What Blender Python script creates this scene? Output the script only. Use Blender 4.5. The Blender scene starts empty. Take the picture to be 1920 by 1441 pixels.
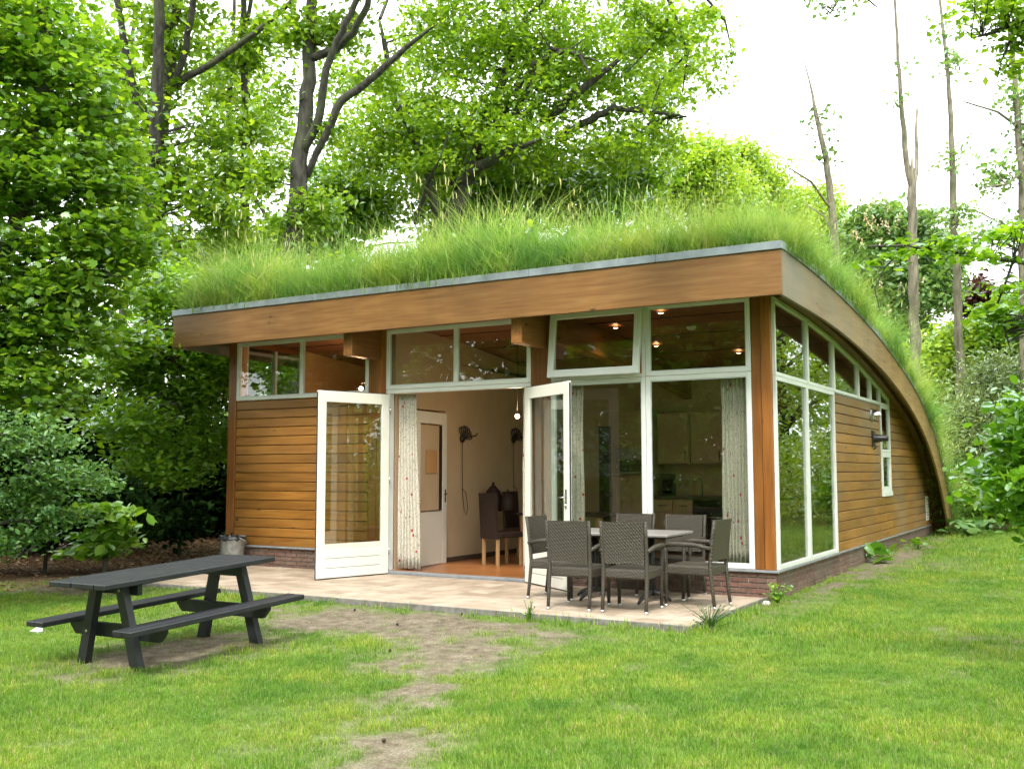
import bpy, math, random
import numpy as np
from mathutils import Vector, Matrix
random.seed(7); rng = np.random.default_rng(11)
scn = bpy.context.scene
R = math.radians; PI = math.pi

# ------------------------------------------------------------------ camera, world, sun, exposure
CAM = np.array([3.3803, -11.8055, 1.4853]); YAW, PITCH, ROLL, FPX = 0.530588, 0.0846716, -0.00115338, 1903.75
_cy, _sy = math.cos(YAW), math.sin(YAW)
FWD = np.array([-_sy*math.cos(PITCH), _cy*math.cos(PITCH), math.sin(PITCH)])
_r0 = np.array([_cy, _sy, 0.0]); _u0 = np.cross(_r0, FWD)
RGT = _r0*math.cos(ROLL)+_u0*math.sin(ROLL); UPV = -_r0*math.sin(ROLL)+_u0*math.cos(ROLL)
cam = bpy.data.cameras.new('camera'); camo = bpy.data.objects.new('camera', cam); scn.collection.objects.link(camo)
camo.matrix_world = Matrix(((RGT[0], UPV[0], -FWD[0], CAM[0]), (RGT[1], UPV[1], -FWD[1], CAM[1]), (RGT[2], UPV[2], -FWD[2], CAM[2]), (0, 0, 0, 1)))
cam.sensor_width = 36; cam.lens = FPX/1920*36; cam.clip_start = .1; cam.clip_end = 600
scn.camera = camo

SUN_EL, SUN_AZ = R(52), R(162)          # azimuth clockwise from +Y: the sun stands behind the camera, to the right
world = bpy.data.worlds.new('World'); scn.world = world; world.use_nodes = True
wn, wl = world.node_tree.nodes, world.node_tree.links; wn.clear()
sky = wn.new('ShaderNodeTexSky'); sky.sky_type = 'NISHITA'; sky.sun_disc = False
sky.sun_elevation = SUN_EL; sky.sun_rotation = SUN_AZ; sky.dust_density = 4; sky.air_density = 1.2
cloud = wn.new('ShaderNodeRGB'); cloud.outputs[0].default_value = (11.0, 11.3, 11.6, 1)      # even overcast veil
mixw = wn.new('ShaderNodeMixRGB'); mixw.inputs[0].default_value = .85
bg = wn.new('ShaderNodeBackground'); bg.inputs[1].default_value = .12; wo = wn.new('ShaderNodeOutputWorld')
wl.new(sky.outputs[0], mixw.inputs[1]); wl.new(cloud.outputs[0], mixw.inputs[2]); wl.new(mixw.outputs[0], bg.inputs[0]); wl.new(bg.outputs[0], wo.inputs[0])
sun = bpy.data.lights.new('sun', 'SUN'); sun.energy = 1.5; sun.angle = R(12); sun.color = (1, .96, .88)
suno = bpy.data.objects.new('sun', sun); scn.collection.objects.link(suno)
_sd = Vector((math.sin(SUN_AZ)*math.cos(SUN_EL), math.cos(SUN_AZ)*math.cos(SUN_EL), math.sin(SUN_EL)))
suno.rotation_euler = _sd.to_track_quat('Z', 'Y').to_euler()
vs = scn.view_settings; vs.view_transform = 'Standard'; vs.look = 'None'; vs.gamma = 1; vs.exposure = 1.55; vs.use_curve_mapping = False
scn.cycles.use_light_tree = False; scn.cycles.max_bounces = 5; scn.cycles.diffuse_bounces = 4; scn.cycles.glossy_bounces = 3; scn.cycles.transparent_max_bounces = 16; scn.cycles.transmission_bounces = 6

# ------------------------------------------------------------------ helpers
def back(px, py, ax, val):
    d = (px-960)/FPX*RGT-(py-720.5)/FPX*UPV+FWD
    return CAM+(val-CAM[ax])/d[ax]*d
def at(px, py, D):                         # the point D metres in front of the camera plane
    return CAM+D*((px-960)/FPX*RGT-(py-720.5)/FPX*UPV+FWD)
def link(o): scn.collection.objects.link(o); return o
def tag(o, label=None, cat=None, group=None, kind=None):
    for k, v in (('label', label), ('category', cat), ('group', group), ('kind', kind)):
        if v: o[k] = v
    return o
def empty(name, loc=(0, 0, 0), rz=0, **k):
    o = link(bpy.data.objects.new(name, None)); o.location = [float(v) for v in loc]; o.rotation_euler = (0, 0, rz); o.empty_display_size = .2
    return tag(o, **k)
def kids(o): return [c for c in bpy.data.objects if c.parent == o]
def copy_tree(o, parent=None, _k=None):
    if _k is None:
        _k = {}
        for c in bpy.data.objects:
            if c.parent: _k.setdefault(c.parent.name, []).append(c)
    c = link(o.copy()); c.parent = parent
    for ch in _k.get(o.name, []): copy_tree(ch, c, _k)
    return c

class MB:
    def __init__(s): s.v = []; s.f = []; s.sm = []
    def add(s, vs_, fs, smooth=False):
        b = len(s.v); s.v += [tuple(float(c) for c in v) for v in vs_]; s.f += [tuple(i+b for i in f) for f in fs]; s.sm += [smooth]*len(fs); return s
    def box(s, x0, x1, y0, y1, z0, z1, bev=0.0, M=None):
        x0, x1 = min(x0, x1), max(x0, x1); y0, y1 = min(y0, y1), max(y0, y1); z0, z1 = min(z0, z1), max(z0, z1)
        b = min(bev, (x1-x0)*.4, (y1-y0)*.4, (z1-z0)*.4)
        if b <= 0:
            V = [(x0, y0, z0), (x1, y0, z0), (x1, y1, z0), (x0, y1, z0), (x0, y0, z1), (x1, y0, z1), (x1, y1, z1), (x0, y1, z1)]
            F = [(0, 3, 2, 1), (4, 5, 6, 7), (0, 1, 5, 4), (1, 2, 6, 5), (2, 3, 7, 6), (3, 0, 4, 7)]
        else:
            V = []; idx = {}
            X = (x0, x1); Y = (y0, y1); Z = (z0, z1); sg = (1, -1)
            for i in (0, 1):
                for j in (0, 1):
                    for k in (0, 1):
                        x, y, z = X[i], Y[j], Z[k]; dx, dy, dz = sg[i]*b, sg[j]*b, sg[k]*b
                        idx[i, j, k, 0] = len(V); V.append((x, y+dy, z+dz)); idx[i, j, k, 1] = len(V); V.append((x+dx, y, z+dz)); idx[i, j, k, 2] = len(V); V.append((x+dx, y+dy, z))
            F = []
            def q(*a): F.append(tuple(idx[t] for t in a))
            for i in (0, 1): q((i, 0, 0, 0), (i, 1, 0, 0), (i, 1, 1, 0), (i, 0, 1, 0)) if i else q((i, 0, 0, 0), (i, 0, 1, 0), (i, 1, 1, 0), (i, 1, 0, 0))
            for j in (0, 1): q((0, j, 0, 1), (0, j, 1, 1), (1, j, 1, 1), (1, j, 0, 1)) if j else q((0, j, 0, 1), (1, j, 0, 1), (1, j, 1, 1), (0, j, 1, 1))
            for k in (0, 1): q((0, 0, k, 2), (1, 0, k, 2), (1, 1, k, 2), (0, 1, k, 2)) if k else q((0, 0, k, 2), (0, 1, k, 2), (1, 1, k, 2), (1, 0, k, 2))
            for i in (0, 1):
                for j in (0, 1):
                    a = [(i, j, 0, 0), (i, j, 0, 1), (i, j, 1, 1), (i, j, 1, 0)]; q(*(a if (i == j) else a[::-1]))
            for i in (0, 1):
                for k in (0, 1):
                    a = [(i, 0, k, 0), (i, 1, k, 0), (i, 1, k, 2), (i, 0, k, 2)]; q(*(a if (i == k) else a[::-1]))
            for j in (0, 1):
                for k in (0, 1):
                    a = [(0, j, k, 1), (0, j, k, 2), (1, j, k, 2), (1, j, k, 1)]; q(*(a if (j == k) else a[::-1]))
            for i in (0, 1):
                for j in (0, 1):
                    for k in (0, 1):
                        a = [(i, j, k, 0), (i, j, k, 1), (i, j, k, 2)]; q(*(a if (i+j+k) % 2 else a[::-1]))
        if M is not None: V = [M @ Vector(v) for v in V]
        return s.add(V, F)
    def prism(s, pts, ax, a0, a1):         # polygon pts (2-D) swept along axis ax
        def P(p, a): return {0: (a, p[0], p[1]), 1: (p[0], a, p[1]), 2: (p[0], p[1], a)}[ax]
        n = len(pts); V = [P(p, a0) for p in pts]+[P(p, a1) for p in pts]
        return s.add(V, [tuple(range(n))[::-1], tuple(range(n, 2*n))]+[(i, (i+1) % n, n+(i+1) % n, n+i) for i in range(n)])
    def tube(s, pts, rad, n=8, cap=True):
        P = [np.array(p, float) for p in pts]; rad = [rad]*len(P) if np.isscalar(rad) else rad
        V = []; up = np.array([.13, .21, 1.0])
        a = None
        for i, p in enumerate(P):
            t = P[min(i+1, len(P)-1)]-P[max(i-1, 0)]; t = t/(np.linalg.norm(t)+1e-9)
            if a is None: a = np.cross(t, up if abs(t[2]) < .9 else np.array([1.0, .1, 0]))
            a = a-t*(a@t); a /= np.linalg.norm(a)+1e-9; b = np.cross(t, a)
            V += [p+rad[i]*(math.cos(2*PI*k/n)*a+math.sin(2*PI*k/n)*b) for k in range(n)]
        F = [(i*n+k, i*n+(k+1) % n, (i+1)*n+(k+1) % n, (i+1)*n+k) for i in range(len(P)-1) for k in range(n)]
        if cap: F += [tuple(range(n))[::-1], tuple(range((len(P)-1)*n, len(P)*n))]
        return s.add(V, F, True)
    def lathe(s, prof, c=(0, 0, 0), n=20):
        V = []; c = np.array(c, float)
        for r, z in prof: V += [c+np.array([r*math.cos(2*PI*k/n), r*math.sin(2*PI*k/n), z]) for k in range(n)]
        F = [(i*n+k, i*n+(k+1) % n, (i+1)*n+(k+1) % n, (i+1)*n+k) for i in range(len(prof)-1) for k in range(n)]
        return s.add(V, F, True)
    def mesh(s, name, mat):
        me = bpy.data.meshes.new(name); me.from_pydata(s.v, [], s.f)
        me.polygons.foreach_set('use_smooth', s.sm); me.materials.append(mat); me.update(); return me
    def build(s, name, mat, parent=None, loc=None, rot=None, **k):
        o = link(bpy.data.objects.new(name, s.mesh(name, mat))); o.parent = parent
        if loc is not None: o.location = loc
        if rot is not None: o.rotation_euler = rot
        return tag(o, **k)
def inst(name, me, parent=None, loc=(0, 0, 0), rot=None, scale=None, **k):
    o = link(bpy.data.objects.new(name, me)); o.parent = parent; o.location = loc
    if rot is not None: o.rotation_euler = rot
    if scale is not None: o.scale = scale
    return tag(o, **k)

# ------------------------------------------------------------------ materials
def nodes(name):
    m = bpy.data.materials.new(name); m.use_nodes = True; n, l = m.node_tree.nodes, m.node_tree.links
    return m, n, l, n['Principled BSDF']
def plain(name, col, rough=.5, metal=0, emit=None, es=0, noise=.0, nscale=8, bump=0, spec=.5):
    m, n, l, b = nodes(name); b.inputs['Base Color'].default_value = (*col, 1); b.inputs['Roughness'].default_value = rough
    b.inputs['Metallic'].default_value = metal; b.inputs['Specular IOR Level'].default_value = spec
    if emit: b.inputs['Emission Color'].default_value = (*emit, 1); b.inputs['Emission Strength'].default_value = es
    if noise or bump:
        tc = n.new('ShaderNodeNewGeometry'); t = n.new('ShaderNodeTexNoise'); t.inputs['Scale'].default_value = nscale; t.inputs['Detail'].default_value = 6
        l.new(tc.outputs['Position'], t.inputs['Vector'])
        if noise:
            r = n.new('ShaderNodeValToRGB'); e = r.color_ramp.elements
            e[0].position = .3; e[1].position = .7
            e[0].color = (*[c*(1-noise) for c in col], 1); e[1].color = (*[min(1, c*(1+noise)) for c in col], 1)
            l.new(t.outputs['Fac'], r.inputs[0]); l.new(r.outputs[0], b.inputs['Base Color'])
        if bump:
            bp = n.new('ShaderNodeBump'); bp.inputs['Strength'].default_value = bump; bp.inputs['Distance'].default_value = .01
            l.new(t.outputs['Fac'], bp.inputs['Height']); l.new(bp.outputs[0], b.inputs['Normal'])
    return m
def ramp(n, stops):
    r = n.new('ShaderNodeValToRGB'); e = r.color_ramp.elements
    while len(e) < len(stops): e.new(.5)
    for i, (p, c) in enumerate(stops): e[i].position = p; e[i].color = (*c, 1) if len(c) == 3 else c
    return r
def mix(n, l, typ, fac, a, b):
    m = n.new('ShaderNodeMixRGB'); m.blend_type = typ
    for i, x in ((0, fac), (1, a), (2, b)):
        if hasattr(x, 'links'): l.new(x, m.inputs[i])
        else: m.inputs[i].default_value = x if i == 0 else (*x, 1)
    return m.outputs[0]
def wood(name, c0, c1, c2, axis=0, rough=.45, weather=None, vary=.25):
    """stained softwood: long grain along axis, knots, each board a little different"""
    m, n, l, b = nodes(name)
    g = n.new('ShaderNodeNewGeometry'); oi = n.new('ShaderNodeObjectInfo')
    mp = n.new('ShaderNodeMapping'); sc = [1.0, 1.0, 1.0]; k = [14.0]*3; k[axis] = .9; mp.inputs['Scale'].default_value = k
    off = n.new('ShaderNodeVectorMath'); off.operation = 'SCALE'; off.inputs['Scale'].default_value = 37.0
    cmb = n.new('ShaderNodeCombineXYZ')
    for i in range(3): l.new(oi.outputs['Random'], cmb.inputs[i])
    l.new(cmb.outputs[0], off.inputs[0]); ad = n.new('ShaderNodeVectorMath'); l.new(g.outputs['Position'], ad.inputs[0]); l.new(off.outputs[0], ad.inputs[1])
    l.new(ad.outputs[0], mp.inputs['Vector'])
    t1 = n.new('ShaderNodeTexNoise'); t1.inputs['Scale'].default_value = 1.6; t1.inputs['Detail'].default_value = 8; t1.inputs['Distortion'].default_value = .6; l.new(mp.outputs[0], t1.inputs['Vector'])
    r1 = ramp(n, [(.25, c0), (.5, c1), (.75, c2)]); l.new(t1.outputs['Fac'], r1.inputs[0])
    t2 = n.new('ShaderNodeTexNoise'); t2.inputs['Scale'].default_value = .9; t2.inputs['Detail'].default_value = 3; l.new(ad.outputs[0], t2.inputs['Vector'])
    r2 = ramp(n, [(.3, (.72, .72, .72)), (.7, (1.15, 1.15, 1.15))]); l.new(t2.outputs['Fac'], r2.inputs[0])
    col = mix(n, l, 'MULTIPLY', 1.0, r1.outputs[0], r2.outputs[0])
    rv = ramp(n, [(0, (1-vary,)*3), (1, (1+vary*.6,)*3)]); l.new(oi.outputs['Random'], rv.inputs[0]); col = mix(n, l, 'MULTIPLY', 1.0, col, rv.outputs[0])
    mk = n.new('ShaderNodeMapping'); ks = [5.0]*3; ks[axis] = 1.9; mk.inputs['Scale'].default_value = ks; l.new(ad.outputs[0], mk.inputs['Vector'])
    vk = n.new('ShaderNodeTexVoronoi'); vk.inputs['Scale'].default_value = 1.0; l.new(mk.outputs[0], vk.inputs['Vector'])
    rk = ramp(n, [(.05, (1, 1, 1)), (.11, (0, 0, 0))]); l.new(vk.outputs['Distance'], rk.inputs[0])
    col = mix(n, l, 'MIX', rk.outputs[0], col, tuple(c*.3 for c in c0))
    if weather:
        t3 = n.new('ShaderNodeTexNoise'); t3.inputs['Scale'].default_value = .6; t3.inputs['Detail'].default_value = 8; l.new(g.outputs['Position'], t3.inputs['Vector'])
        if weather == 'arch':
            sx = n.new('ShaderNodeSeparateXYZ'); l.new(g.outputs['Position'], sx.inputs[0])
            mr = n.new('ShaderNodeMapRange'); mr.inputs[1].default_value = 5.5; mr.inputs[2].default_value = 0.5; l.new(sx.outputs[1], mr.inputs[0])
            s2 = n.new('ShaderNodeMath'); s2.operation = 'MULTIPLY'; l.new(mr.outputs[0], s2.inputs[0]); rr = ramp(n, [(.35, (.25,)*3), (.65, (1,)*3)]); l.new(t3.outputs['Fac'], rr.inputs[0]); l.new(rr.outputs[0], s2.inputs[1])
            fac = s2.outputs[0]
            col = mix(n, l, 'MIX', fac, col, (.20, .185, .16))
        else:
            rr = ramp(n, [(.45, (0, 0, 0)), (.8, (.5,)*3)]); l.new(t3.outputs['Fac'], rr.inputs[0])
            col = mix(n, l, 'MIX', rr.outputs[0], col, (.22, .2, .18))
    l.new(col, b.inputs['Base Color']); b.inputs['Roughness'].default_value = rough
    bp = n.new('ShaderNodeBump'); bp.inputs['Strength'].default_value = .25; bp.inputs['Distance'].default_value = .004; l.new(t1.outputs['Fac'], bp.inputs['Height']); l.new(bp.outputs[0], b.inputs['Normal'])
    return m
M = {}
M['fascia'] = wood('stained fascia timber', (.18, .074, .016), (.25, .115, .029), (.31, .16, .05), 0, .5)
M['arch'] = wood('arched glulam timber', (0.198, 0.1056, 0.0363), (0.264, 0.1518, 0.0561), (0.33, 0.2046, 0.0858), 1, .6, 'arch')
M['soffit'] = wood('soffit timber', (.15, .058, .012), (.20, .082, .018), (.26, .11, .028), 1, .5)
M['clad_x'] = wood('front cladding timber', (.20, .076, .011), (.275, .118, .020), (.325, .155, .032), 0, .42, None, .16)
M['clad_y'] = wood('side cladding timber', (.20, .082, .012), (.285, .125, .020), (.345, .165, .034), 1, .5, 'w', .18)
M['post'] = wood('post timber', (.16, .052, .008), (.235, .082, .013), (.29, .11, .02), 2, .45)
M['ceil'] = wood('ceiling plywood', (0.168, 0.07, 0.028), (0.231, 0.105, 0.042), (0.294, 0.14, 0.063), 1, .5)
M['floor'] = wood('laminate floor', (0.228, 0.078, 0.024), (0.3, 0.114, 0.036), (0.36, 0.156, 0.054), 0, .3)
M['white'] = plain('white frame paint', (0.663, 0.6715, 0.646), .35, noise=.04, nscale=3)
M['cream'] = plain('cream door paint', (0.7392, 0.7216, 0.6512), .3, noise=.03, nscale=3)
M['whitedark'] = plain('grey window paint', (0.496, 0.528, 0.528), .4, noise=.06, nscale=6)
M['rubber'] = plain('dark seal', (.03, .03, .03), .6)
M['zinc'] = plain('zinc roof trim', (.30, .34, .37), .45, .6, noise=.2, nscale=6)
M['slate'] = plain('grey sill slab', (.20, .21, .22), .6, noise=.2, nscale=10)
M['chrome'] = plain('brushed steel', (.6, .6, .6), .22, 1)
M['black'] = plain('black metal', (.02, .02, .02), .4)
M['plaster'] = plain('cream plaster', (.50, .375, .245), .85, noise=.04, nscale=4, bump=.1)
M['ply'] = plain('warm wall board', (.46, .27, .11), .7, noise=.06, nscale=2)
M['dark'] = plain('dark underlay', (.06, .035, .02), .9)
M['mortar'] = plain('mortar', (.26, .24, .21), .95, noise=.3, nscale=40, bump=.4)
M['kitchen'] = plain('cream cabinet', (.36, .28, .18), .45)
M['kgrey'] = plain('dark worktop', (.06, .055, .05), .35)
M['steelgrey'] = plain('grey appliance', (.24, .25, .26), .35, .5)
M['glassblack'] = plain('black oven glass', (.01, .01, .012), .08)
M['bulb'] = plain('lit bulb', (1, .8, .6), .5, emit=(1, .55, .3), es=12)
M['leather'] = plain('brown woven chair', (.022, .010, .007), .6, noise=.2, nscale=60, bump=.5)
M['oakleg'] = plain('light oak leg', (.40, .24, .11), .5)
M['hose'] = plain('black cable', (.015, .015, .015), .5)
M['bag'] = plain('black bin liner', (.02, .02, .022), .25, bump=1.0, nscale=25)
M['galv'] = plain('galvanised steel', (.36, .38, .37), .45, .5, noise=.25, nscale=14)
M['recycled'] = plain('black recycled plastic', (.014, .015, .018), .5, noise=.3, nscale=9, bump=.35, spec=.45)
M['tabletop'] = plain('speckled stone table top', (.21, .195, .18), .45, noise=.12, nscale=90)
M['bolt'] = plain('zinc bolt', (.5, .45, .3), .35, 1)
M['bark'] = None
def brickmat():
    m, n, l, b = nodes('brick'); oi = n.new('ShaderNodeObjectInfo'); g = n.new('ShaderNodeNewGeometry')
    r = ramp(n, [(0, (.115, .055, .042)), (.35, (.16, .075, .056)), (.7, (.145, .08, .062)), (1, (.20, .11, .082))]); l.new(oi.outputs['Random'], r.inputs[0])
    t = n.new('ShaderNodeTexNoise'); t.inputs['Scale'].default_value = 22; t.inputs['Detail'].default_value = 7; l.new(g.outputs['Position'], t.inputs['Vector'])
    r2 = ramp(n, [(.3, (.6, .6, .6)), (.7, (1.25, 1.25, 1.25))]); l.new(t.outputs['Fac'], r2.inputs[0]); c = mix(n, l, 'MULTIPLY', 1, r.outputs[0], r2.outputs[0])
    t3 = n.new('ShaderNodeTexNoise'); t3.inputs['Scale'].default_value = 2.5; t3.inputs['Detail'].default_value = 5; l.new(g.outputs['Position'], t3.inputs['Vector'])
    r3 = ramp(n, [(.4, (0, 0, 0)), (.7, (.6,)*3)]); l.new(t3.outputs['Fac'], r3.inputs[0]); c = mix(n, l, 'MIX', r3.outputs[0], c, (.14, .125, .095))
    l.new(c, b.inputs['Base Color']); b.inputs['Roughness'].default_value = .9
    bp = n.new('ShaderNodeBump'); bp.inputs['Strength'].default_value = .5; bp.inputs['Distance'].default_value = .006; l.new(t.outputs['Fac'], bp.inputs['Height']); l.new(bp.outputs[0], b.inputs['Normal'])
    return m
M['brick'] = brickmat()
def tilemat():
    m, n, l, b = nodes('terrace tile'); oi = n.new('ShaderNodeObjectInfo'); g = n.new('ShaderNodeNewGeometry')
    r = ramp(n, [(0, (.31, .24, .175)), (.5, (.39, .31, .235)), (1, (.46, .375, .295))]); l.new(oi.outputs['Random'], r.inputs[0])
    t = n.new('ShaderNodeTexNoise'); t.inputs['Scale'].default_value = 5; t.inputs['Detail'].default_value = 9; l.new(g.outputs['Position'], t.inputs['Vector'])
    r2 = ramp(n, [(.3, (.72, .70, .66)), (.65, (1.08, 1.08, 1.08))]); l.new(t.outputs['Fac'], r2.inputs[0]); c = mix(n, l, 'MULTIPLY', 1, r.outputs[0], r2.outputs[0])
    t3 = n.new('ShaderNodeTexNoise'); t3.inputs['Scale'].default_value = 1.1; t3.inputs['Detail'].default_value = 5; l.new(g.outputs['Position'], t3.inputs['Vector'])
    r3 = ramp(n, [(.45, (0, 0, 0)), (.7, (.35,)*3)]); l.new(t3.outputs['Fac'], r3.inputs[0]); c = mix(n, l, 'MIX', r3.outputs[0], c, (.34, .28, .20))
    l.new(c, b.inputs['Base Color']); b.inputs['Roughness'].default_value = .6; return m
M['tile'] = tilemat(); M['joint'] = plain('dark joint sand', (.15, .13, .10), .95)
def glassmat(name='window glass', tint=(.90, .92, .90), ior=1.72, wav=.0):
    m = bpy.data.materials.new(name); m.use_nodes = True; n, l = m.node_tree.nodes, m.node_tree.links; n.clear()
    o = n.new('ShaderNodeOutputMaterial'); mx = n.new('ShaderNodeMixShader'); t = n.new('ShaderNodeBsdfTransparent'); gl = n.new('ShaderNodeBsdfGlossy'); lw_ = n.new('ShaderNodeLayerWeight'); pw = n.new('ShaderNodeMath'); fr = n.new('ShaderNodeMath')
    r0 = ((ior-1)/(ior+1))**2; lw_.inputs[0].default_value = .5; pw.operation = 'POWER'; pw.inputs[1].default_value = 4.2; l.new(lw_.outputs['Facing'], pw.inputs[0]); fr.operation = 'MULTIPLY_ADD'; l.new(pw.outputs[0], fr.inputs[0]); fr.inputs[1].default_value = 1-r0; fr.inputs[2].default_value = r0
    t.inputs[0].default_value = (*tint, 1); gl.inputs['Roughness'].default_value = 0.003
    g = n.new('ShaderNodeNewGeometry'); tx = n.new('ShaderNodeTexNoise'); tx.inputs['Scale'].default_value = 1.1; l.new(g.outputs['Position'], tx.inputs['Vector'])
    bp = n.new('ShaderNodeBump'); bp.inputs['Strength'].default_value = wav; bp.inputs['Distance'].default_value = .05; l.new(tx.outputs['Fac'], bp.inputs['Height']); (l.new(bp.outputs[0], gl.inputs['Normal']) if wav else None)
    l.new(fr.outputs[0], mx.inputs[0]); l.new(t.outputs[0], mx.inputs[1]); l.new(gl.outputs[0], mx.inputs[2]); l.new(mx.outputs[0], o.inputs[0]); return m
M['glass'] = glassmat(); M['glass_side'] = glassmat('coated side glass', (.85, .9, .86), 2.0, .0)
def wicker(name, a, b_):
    m, n, l, b = nodes(name); tc = n.new('ShaderNodeTexCoord')
    w1 = n.new('ShaderNodeTexWave'); w1.wave_type = 'BANDS'; w1.bands_direction = 'Z'; w1.inputs['Scale'].default_value = 22; w1.inputs['Distortion'].default_value = 0
    w2 = n.new('ShaderNodeTexWave'); w2.wave_type = 'BANDS'; w2.bands_direction = 'DIAGONAL'; w2.inputs['Scale'].default_value = 18
    l.new(tc.outputs['Object'], w1.inputs['Vector']); l.new(tc.outputs['Object'], w2.inputs['Vector'])
    mu = mix(n, l, 'MULTIPLY', 1, w1.outputs['Color'], w2.outputs['Color']); r = ramp(n, [(0, a), (.6, b_)]); l.new(mu, r.inputs[0]); l.new(r.outputs[0], b.inputs['Base Color'])
    b.inputs['Roughness'].default_value = .45
    bp = n.new('ShaderNodeBump'); bp.inputs['Strength'].default_value = .8; bp.inputs['Distance'].default_value = .006; l.new(mu, bp.inputs['Height']); l.new(bp.outputs[0], b.inputs['Normal'])
    return m
M['wicker'] = wicker('woven grey brown rattan', (.028, .023, .015), (.078, .066, .046))
M['cap'] = plain('aluminium foot cap', (.6, .6, .58), .3, .8)
def curtainmat(loops=True):
    m = bpy.data.materials.new('floral curtain'); m.use_nodes = True; n, l = m.node_tree.nodes, m.node_tree.links; n.clear()
    o = n.new('ShaderNodeOutputMaterial'); d = n.new('ShaderNodeBsdfDiffuse'); t = n.new('ShaderNodeBsdfTranslucent'); mx = n.new('ShaderNodeMixShader'); mx.inputs[0].default_value = .35
    g = n.new('ShaderNodeTexCoord'); mp = n.new('ShaderNodeMapping'); mp.inputs['Scale'].default_value = (3.6, 2.6, 4); l.new(g.outputs['UV'], mp.inputs[0])
    v = n.new('ShaderNodeTexVoronoi'); v.feature = 'DISTANCE_TO_EDGE'; l.new(mp.outputs[0], v.inputs['Vector'])
    r = ramp(n, [(0, (.22, .19, .19)), (.012, (.32, .29, .27)), (.028, (.74, .70, .60))]); l.new(v.outputs['Distance'], r.inputs[0])
    v2 = n.new('ShaderNodeTexVoronoi'); v2.inputs['Scale'].default_value = 5; mp2 = n.new('ShaderNodeMapping'); mp2.inputs['Scale'].default_value = (1.3, 1.3, 1.3); l.new(g.outputs['UV'], mp2.inputs[0]); l.new(mp2.outputs[0], v2.inputs['Vector'])
    r2 = ramp(n, [(.12, (1, 1, 1)), (.16, (0, 0, 0))]); l.new(v2.outputs['Distance'], r2.inputs[0])
    c = mix(n, l, 'MIX', r2.outputs[0], r.outputs[0], (.5, .05, .06)); l.new(c, d.inputs[0]); l.new(c, t.inputs[0])
    l.new(d.outputs[0], mx.inputs[1]); l.new(t.outputs[0], mx.inputs[2]); l.new(mx.outputs[0], o.inputs[0]); return m
M['curtain'] = curtainmat()
def barkmat(name, a, b_, sc=3):
    m, n, l, b = nodes(name); g = n.new('ShaderNodeNewGeometry'); mp = n.new('ShaderNodeMapping'); mp.inputs['Scale'].default_value = (sc*2, sc*2, sc*.5); l.new(g.outputs['Position'], mp.inputs[0])
    t = n.new('ShaderNodeTexNoise'); t.inputs['Scale'].default_value = 2; t.inputs['Detail'].default_value = 9; l.new(mp.outputs[0], t.inputs['Vector'])
    r = ramp(n, [(.32, a), (.68, b_)]); l.new(t.outputs['Fac'], r.inputs[0]); c = r.outputs[0]
    t2 = n.new('ShaderNodeTexNoise'); t2.inputs['Scale'].default_value = 1.4; l.new(g.outputs['Position'], t2.inputs['Vector']); r2 = ramp(n, [(.5, (0, 0, 0)), (.7, (.6,)*3)]); l.new(t2.outputs['Fac'], r2.inputs[0])
    c = mix(n, l, 'MIX', r2.outputs[0], c, (.07, .085, .035)); l.new(c, b.inputs['Base Color']); b.inputs['Roughness'].default_value = .95
    bp = n.new('ShaderNodeBump'); bp.inputs['Strength'].default_value = 1; bp.inputs['Distance'].default_value = .05; l.new(t.outputs['Fac'], bp.inputs['Height']); l.new(bp.outputs[0], b.inputs['Normal']); return m
M['bark'] = barkmat('dark oak bark', (.02, .018, .015), (.072, .066, .054))
M['barklight'] = barkmat('grey poplar bark', (.10, .085, .06), (.26, .23, .17))
def leafmat(name, c0, c1, c2, trans=.45, gloss=.10, attr='rnd'):
    m = bpy.data.materials.new(name); m.use_nodes = True; n, l = m.node_tree.nodes, m.node_tree.links; n.clear()
    o = n.new('ShaderNodeOutputMaterial'); a = n.new('ShaderNodeAttribute'); a.attribute_name = attr
    r = ramp(n, [(0, c0), (.5, c1), (1, c2)]); l.new(a.outputs['Fac'], r.inputs[0])
    g = n.new('ShaderNodeNewGeometry'); t = n.new('ShaderNodeTexNoise'); t.inputs['Scale'].default_value = .7; t.inputs['Detail'].default_value = 3; l.new(g.outputs['Position'], t.inputs['Vector'])
    rr = ramp(n, [(.3, (.7, .74, .7)), (.7, (1.25, 1.2, 1.1))]); l.new(t.outputs['Fac'], rr.inputs[0]); c = mix(n, l, 'MULTIPLY', 1, r.outputs[0], rr.outputs[0])
    d = n.new('ShaderNodeBsdfDiffuse'); tr = n.new('ShaderNodeBsdfTranslucent'); gl = n.new('ShaderNodeBsdfGlossy'); gl.inputs['Roughness'].default_value = .35; gl.inputs[0].default_value = (.9, 1, .95, 1)
    l.new(c, d.inputs[0]); c2_ = mix(n, l, 'MULTIPLY', 1, c, (1.55, 1.4, .5)); l.new(c2_, tr.inputs[0])
    m1 = n.new('ShaderNodeMixShader'); m1.inputs[0].default_value = trans; l.new(d.outputs[0], m1.inputs[1]); l.new(tr.outputs[0], m1.inputs[2])
    fr = n.new('ShaderNodeFresnel'); fr.inputs[0].default_value = 1.4; ms = n.new('ShaderNodeMath'); ms.operation = 'MULTIPLY'; ms.inputs[1].default_value = gloss*2.2; l.new(fr.outputs[0], ms.inputs[0])
    m2 = n.new('ShaderNodeMixShader'); l.new(ms.outputs[0], m2.inputs[0]); l.new(m1.outputs[0], m2.inputs[1]); l.new(gl.outputs[0], m2.inputs[2]); l.new(m2.outputs[0], o.inputs[0]); return m
L = {}
L['maple'] = leafmat('maple leaf', (.08, .195, .02), (.14, .29, .028), (.27, .43, .055), .5)
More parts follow.
